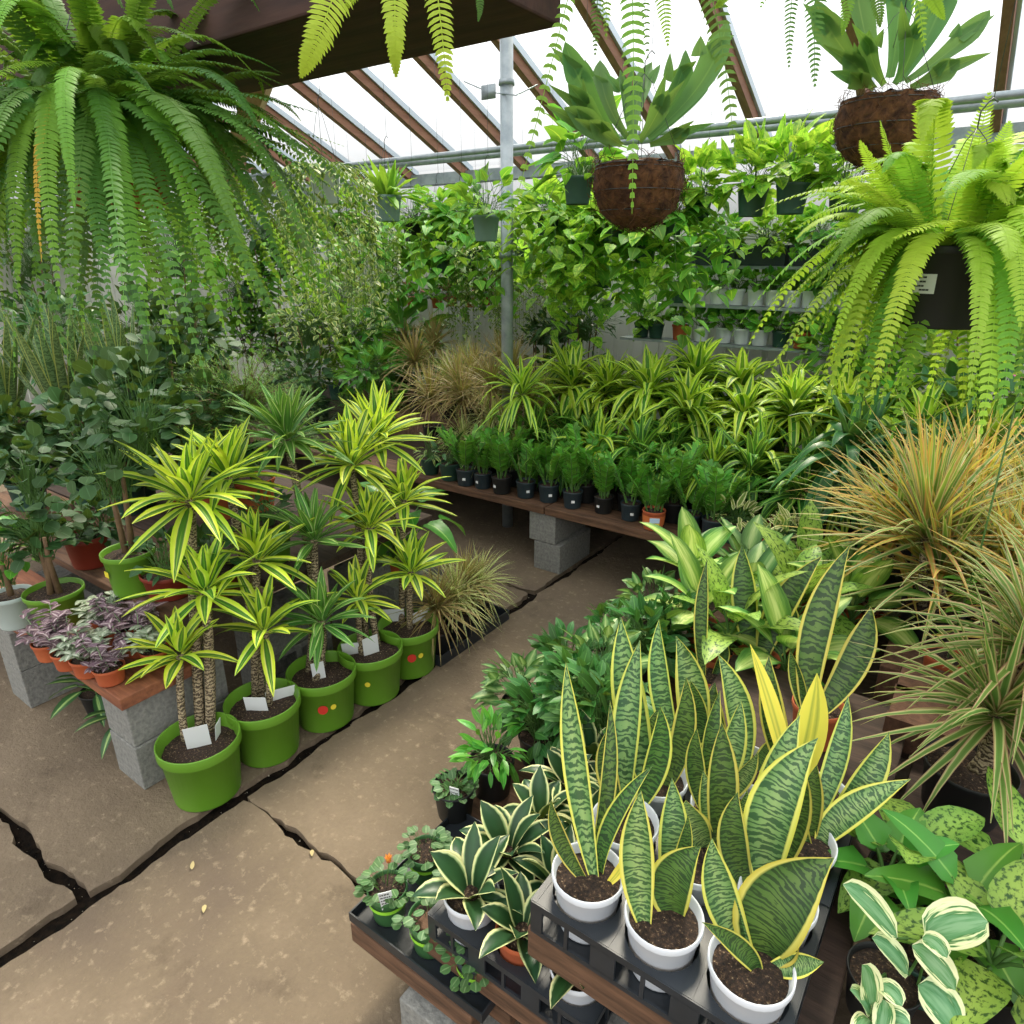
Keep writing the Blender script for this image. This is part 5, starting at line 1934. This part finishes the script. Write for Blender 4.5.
# ================================================================== BIG BOSTON FERNS
def boston(label, cpx, cpy, dpt, n, reach, drop, width, lm, pr, ph, potm, potoff=None, name='boston_fern', a_from=0, a_to=6.28, yellow=0, labelcard=False, nl=44, lift=.18, custom=None, clear=None, jx=.05, rise=.25, mats=None):
    c = atd(cpx, cpy, dpt)
    t = thing(name, label, 'fern', (c.x, c.y, c.z-ph))
    pot(t, pr, ph, PM[potm], .82, .1, n=40)
    m = MB()
    top = V((0, 0, ph*.95))
    for i in range(n):
        f = random.random()
        a = R(a_from, a_to)
        if clear:
            ca = math.atan2(-c.y, -c.x)-clear[0]
            while abs((a-ca+PI) % (2*PI)-PI) < clear[1]:
                a = R(0, 6.28)
        h = V((math.cos(a), math.sin(a), 0))
        p0 = top+h*R(0, pr*.7)
        rch = reach*R(.45, 1.05)
        if jx == .14 and h.x*-.814+h.y*-.581 > .25:      # this fern is thinner on its aisle side
            rch *= .74
        up = R(.02, lift)
        dz = -drop*R(.2, 1.05) if random.random() > rise else R(-.05, .22)
        if dz > -.1:
            rch *= .9
        p1 = top+h*rch*R(.45, .75)+V((R(-.05, .05), R(-.05, .05), up+max(0, dz)*1.3+.04))
        p2 = top+h*rch+V((R(-jx, jx)*1.4, R(-jx, jx)*1.4, dz))
        mi = 0
        if random.random() < .3:
            mi = 1
        if yellow and random.random() < yellow:
            mi = 2
        frond(m, p0, p1, p2, width*R(.8, 1.15), nl, mi, fall=R(.0, .45), dens=.7)
    for cu in (custom or []):
        (tx, ty, fz, w, mi) = cu[:5]
        b = atd(tx, ty, dpt-fz)-V((c.x, c.y, c.z-ph))
        h = V((b.x, b.y, 0))
        hn = h.normalized()
        frond(m, top+hn*pr*.5, top+h*.75+V((0, 0, R(.08, .2))), b, w, int(nl*1.2), mi)
    m.build('foliage', mats or [LM[lm], LM['fern_mid'], LM['fern_yellow']], t)
    if labelcard:
        # printed label wrapped on the pot wall, towards the camera
        v = V((0, 0, EYE))-c
        a0 = math.atan2(v.y, v.x)-.42
        m = MB()
        r1 = pr*.905
        W, H = .062, .045
        for (u0, u1, z0, z1, mi, k) in [(-.5, .5, 0, 1, 0, .0)]+[(-.42, R(.2, .42), zz-.09, zz, 1, .0006) for zz in (.88, .66, .44, .24)]:
            nseg = 6
            for s in range(nseg):
                if mi and s % 3 == 2 and random.random() < .5:
                    continue
                ua, ub = u0+(u1-u0)*s/nseg, u0+(u1-u0)*(s+.93 if mi else s+1)/nseg
                pts = []
                for (uu, zq) in ((ua, z0), (ub, z0), (ub, z1), (ua, z1)):
                    a = a0+uu*W/r1
                    zz2 = ph*.55+(zq-.5)*H
                    rr = pr*(.82+(.95-.82)*zz2/(ph*.9))+.0015+k
                    pts.append(V((math.cos(a)*rr, math.sin(a)*rr, zz2)))
                m.quad(*pts, m=mi)
        m.build('pot_label', [TAGM, INK], t, smooth=False)
    hanger(t, pr*.97, ph, 1.1 if c.z < 2.6 else .7)
    return t


random.seed(21)
boston('large hanging green fern filling the upper left, fronds arching far down', 105, 120, 1.72, 250, .66, .6, .068, 'fern_dark', .14, .2, 'terra', yellow=0, nl=60, rise=.42, jx=.16,
       custom=[(210, 355, .12, .07, 0), (255, 300, .2, .075, 1), (320, 280, .1, .07, 0), (340, 230, .0, .07, 1), (150, 330, .3, .08, 1), (110, 300, .3, .085, 0), (60, 300, .35, .07, 1), (20, 300, .3, .07, 1), (300, 330, .0, .07, 0),
               (280, 75, .1, .075, 0), (260, 130, .3, .085, 0), (240, 240, .4, .09, 0), (85, 335, .1, .07, 1), (180, 345, .2, .06, 1), (75, 210, .5, .055, 1), (5, 330, .1, .07, 1), (45, 345, .05, .06, 1), (42, 262, .3, .03, 2), (130, 300, .15, .07, 0), (270, 330, .15, .06, 1), (335, 300, -.1, .06, 0), (225, 330, .25, .07, 1)])
random.seed(5)
boston('large golden green hanging fern at right with white labelled black pot', 952, 246, 1.66, 170, .5, .46, .088, 'fern_gold', .125, .19, 'black', labelcard=True, nl=44, lift=.2, rise=.42, clear=(.38, .5), jx=.14,
       custom=[(830, 350, .0, .09, 0), (800, 200, .1, .09, 1), (870, 400, .1, .08, 0), (890, 445, -.1, .08, 1), (980, 440, .28, .085, 0), (1000, 420, .3, .09, 1), (1020, 330, .35, .09, 0), (968, 400, .34, .06, 0), (840, 250, .2, .1, 1),
               (880, 120, .05, .09, 0), (850, 180, .15, .09, 0), (930, 110, .1, .09, 1), (1010, 260, .4, .1, 0), (795, 240, .0, .1, 0), (815, 290, -.05, .1, 1), (830, 200, .05, .1, 0), (850, 380, -.1, .09, 0), (870, 330, -.15, .1, 1), (880, 410, -.1, .09, 0), (860, 140, .1, .1, 0), (990, 90, .1, .1, 0), (850, 430, -.05, .08, 1), (1010, 120, .2, .09, 0), (930, 440, -.2, .08, 0), (1015, 440, .15, .08, 1)],
       mats=[LM['fern_gold'], LM['fern_mid'], LM['fern_yellow']])


def overhead(label, cpx, cpy, dpt, fr, lm, pr=.12, ph=.17):
    c = atd(cpx, cpy, dpt)
    t = thing('overhead_fern', label, 'fern', (c.x, c.y, c.z-ph), 0, 'ferns hanging above the aisle')
    pot(t, pr, ph, PM['dkgreen'], .8, .1)
    m = MB()
    base = V((c.x, c.y, c.z-ph))
    top = V((0, 0, ph*.95))
    for (mx, my, tx, ty, w, fz, mi) in fr:
        dd = dpt-fz
        b = atd(tx, ty, dd)-base
        q = atd(mx, my, dd-.03)-base
        h = V((b.x, b.y, 0))
        # the control point that makes the arch pass through q at its middle
        p0 = top+h.normalized()*pr*.5
        p1 = q*2-(p0+b)*.5
        fc = (V((0, 0, EYE))-(b+base)).normalized()
        frond(m, p0, p1, b, w*dd/FPX, 52, mi, facing=fc, fall=.05, dens=.5, r=(R(.3, .7), R(0, 1)))
    for i in range(26):
        a = R(0, 6.28)
        h = V((math.cos(a), math.sin(a), 0))
        rc = R(.2, .45)
        frond(m, top+h*pr*.5, top+h*rc*.6+V((0, 0, .2)), top+h*rc+V((0, 0, R(-.02, .2))), .07, 30, random.choice((0, 1)))
    m.build('foliage', [LM[lm], LM['fern_dark']], t)
    return t


random.seed(9)
overhead('hanging fern overhead whose broad lime fronds dip in at top left', 400, -185, 1.35,
         [(345, -40, 300, 78, 52, .2, 0), (395, -50, 396, 78, 38, .25, 0), (430, -60, 448, 104, 42, .2, 0), (375, -80, 345, 10, 40, .1, 0), (470, -60, 478, 22, 20, .0, 1)], 'fern_gold')
overhead('hanging fern overhead whose slender fronds hang before the first staghorn', 620, -170, 1.6,
         [(632, -30, 632, 214, 34, .25, 0), (575, -30, 503, 252, 22, .1, 0), (602, -60, 595, 58, 26, .0, 1), (655, -60, 668, 48, 30, .05, 0), (700, -50, 735, 158, 38, .1, 1), (610, -90, 606, 40, 30, .1, 0), (640, -90, 648, 64, 26, -.05, 1)], 'fern_mid')
overhead('hanging fern overhead whose dark fronds dip between both staghorns', 830, -180, 1.55,
         [(798, -50, 789, 70, 22, .0, 1), (818, -50, 815, 90, 32, .05, 1), (850, -60, 842, 36, 26, .1, 0), (760, -60, 715, 8, 26, .1, 0), (870, -60, 880, 28, 28, .1, 1), (790, -90, 760, 10, 30, .0, 0), (905, -60, 945, 20, 30, .15, 0), (900, -80, 925, 50, 30, .0, 0)], 'fern_mid')

# pink flower peeking in at the right edge
c = atd(1022, 378, 1.9)
t = thing('pink_flower', 'tiny pink flower poking in at the right picture edge', 'flower', (c.x, c.y, .602))
pot(t, .07, .12, PM['terra'], .78, .1)
m = MB()
m.tube([(0, 0, .1), (.01, 0, (c.z-.6)*.5), (0, 0, c.z-.602)], .003, 5)
m.build('flower_stem', STEMG, t)
m = MB()
for kx in range(7):
    a = kx*.9
    m.blade(V((0, 0, c.z-.602)), V((math.cos(a), math.sin(a), .3)), UP, .026, .02, ovate, .2, .1, 4, 1)
m.build('petals', LM['petal'], t)
m = MB()
for kx in range(14):
    a = kx*2.4
    m.blade(V((0, 0, .15+.02*kx)), V((math.cos(a), math.sin(a), .3)), UP, .08, .03, lance, .5, .2, 4, 1)
m.build('foliage', LM['pothos'], t)

# fallen leaves on the floor
DRYL = plain('dry_leaf', '#b0a070', .8)
for i, (x, y) in enumerate(((192, 660+210), (312, 850), (205, 905), (505, 700))):
    m = MB()
    c = at(x, y, .003)
    m.blade(V((0, 0, .002)), V((R(-1, 1), R(-1, 1), .1)), UP, .032, .014, lance, .1, .3, 5, 1)
    o = m.build('fallen_leaf', DRYL)
    o.location = c
    tag(o, 'small dry leaf lying on the concrete, ' + ('by the dirt filled joint', 'near the cross joint', 'on the near slab', 'beside the aisle plants')[i], 'leaf', 'dry leaves on the floor')

# ================================================================== LIGHT
w = bpy.data.worlds.new('sky')
sc.world = w
w.use_nodes = True
nt = w.node_tree
nt.nodes.clear()
out = nt.nodes.new('ShaderNodeOutputWorld')
bg = nt.nodes.new('ShaderNodeBackground')
tc = nt.nodes.new('ShaderNodeTexCoord')
sp = nt.nodes.new('ShaderNodeSeparateXYZ')
nt.links.new(tc.outputs['Generated'], sp.inputs[0])
rm = nt.nodes.new('ShaderNodeValToRGB')
rm.color_ramp.elements[0].position = 0
rm.color_ramp.elements[0].color = (.07, .075, .07, 1)
rm.color_ramp.elements[1].position = .3
rm.color_ramp.elements[1].color = (1, 1, 1, 1)
nt.links.new(sp.outputs[2], rm.inputs[0])
nt.links.new(rm.outputs[0], bg.inputs[0])
bg.inputs[1].default_value = 1.85
nt.links.new(bg.outputs[0], out.inputs[0])
sl = bpy.data.lights.new('sun', 'SUN')
sl.energy = 4.8
sl.angle = math.radians(14)
sl.color = (1, .9, .72)
so = bpy.data.objects.new('sun', sl)
COL.objects.link(so)
d = V((-.35, .75, 1.05))      # towards the sun: high behind the back left
so.rotation_euler = d.to_track_quat('Z', 'Y').to_euler()

vs = sc.view_settings
sc.display_settings.display_device = 'sRGB'
vs.view_transform = 'Standard'
vs.look = 'None'
vs.gamma = 1
vs.exposure = .36
vs.use_curve_mapping = False
sc.cycles.use_denoising = True
sc.cycles.max_bounces = 8
sc.cycles.transparent_max_bounces = 12
sc.cycles.transmission_bounces = 4
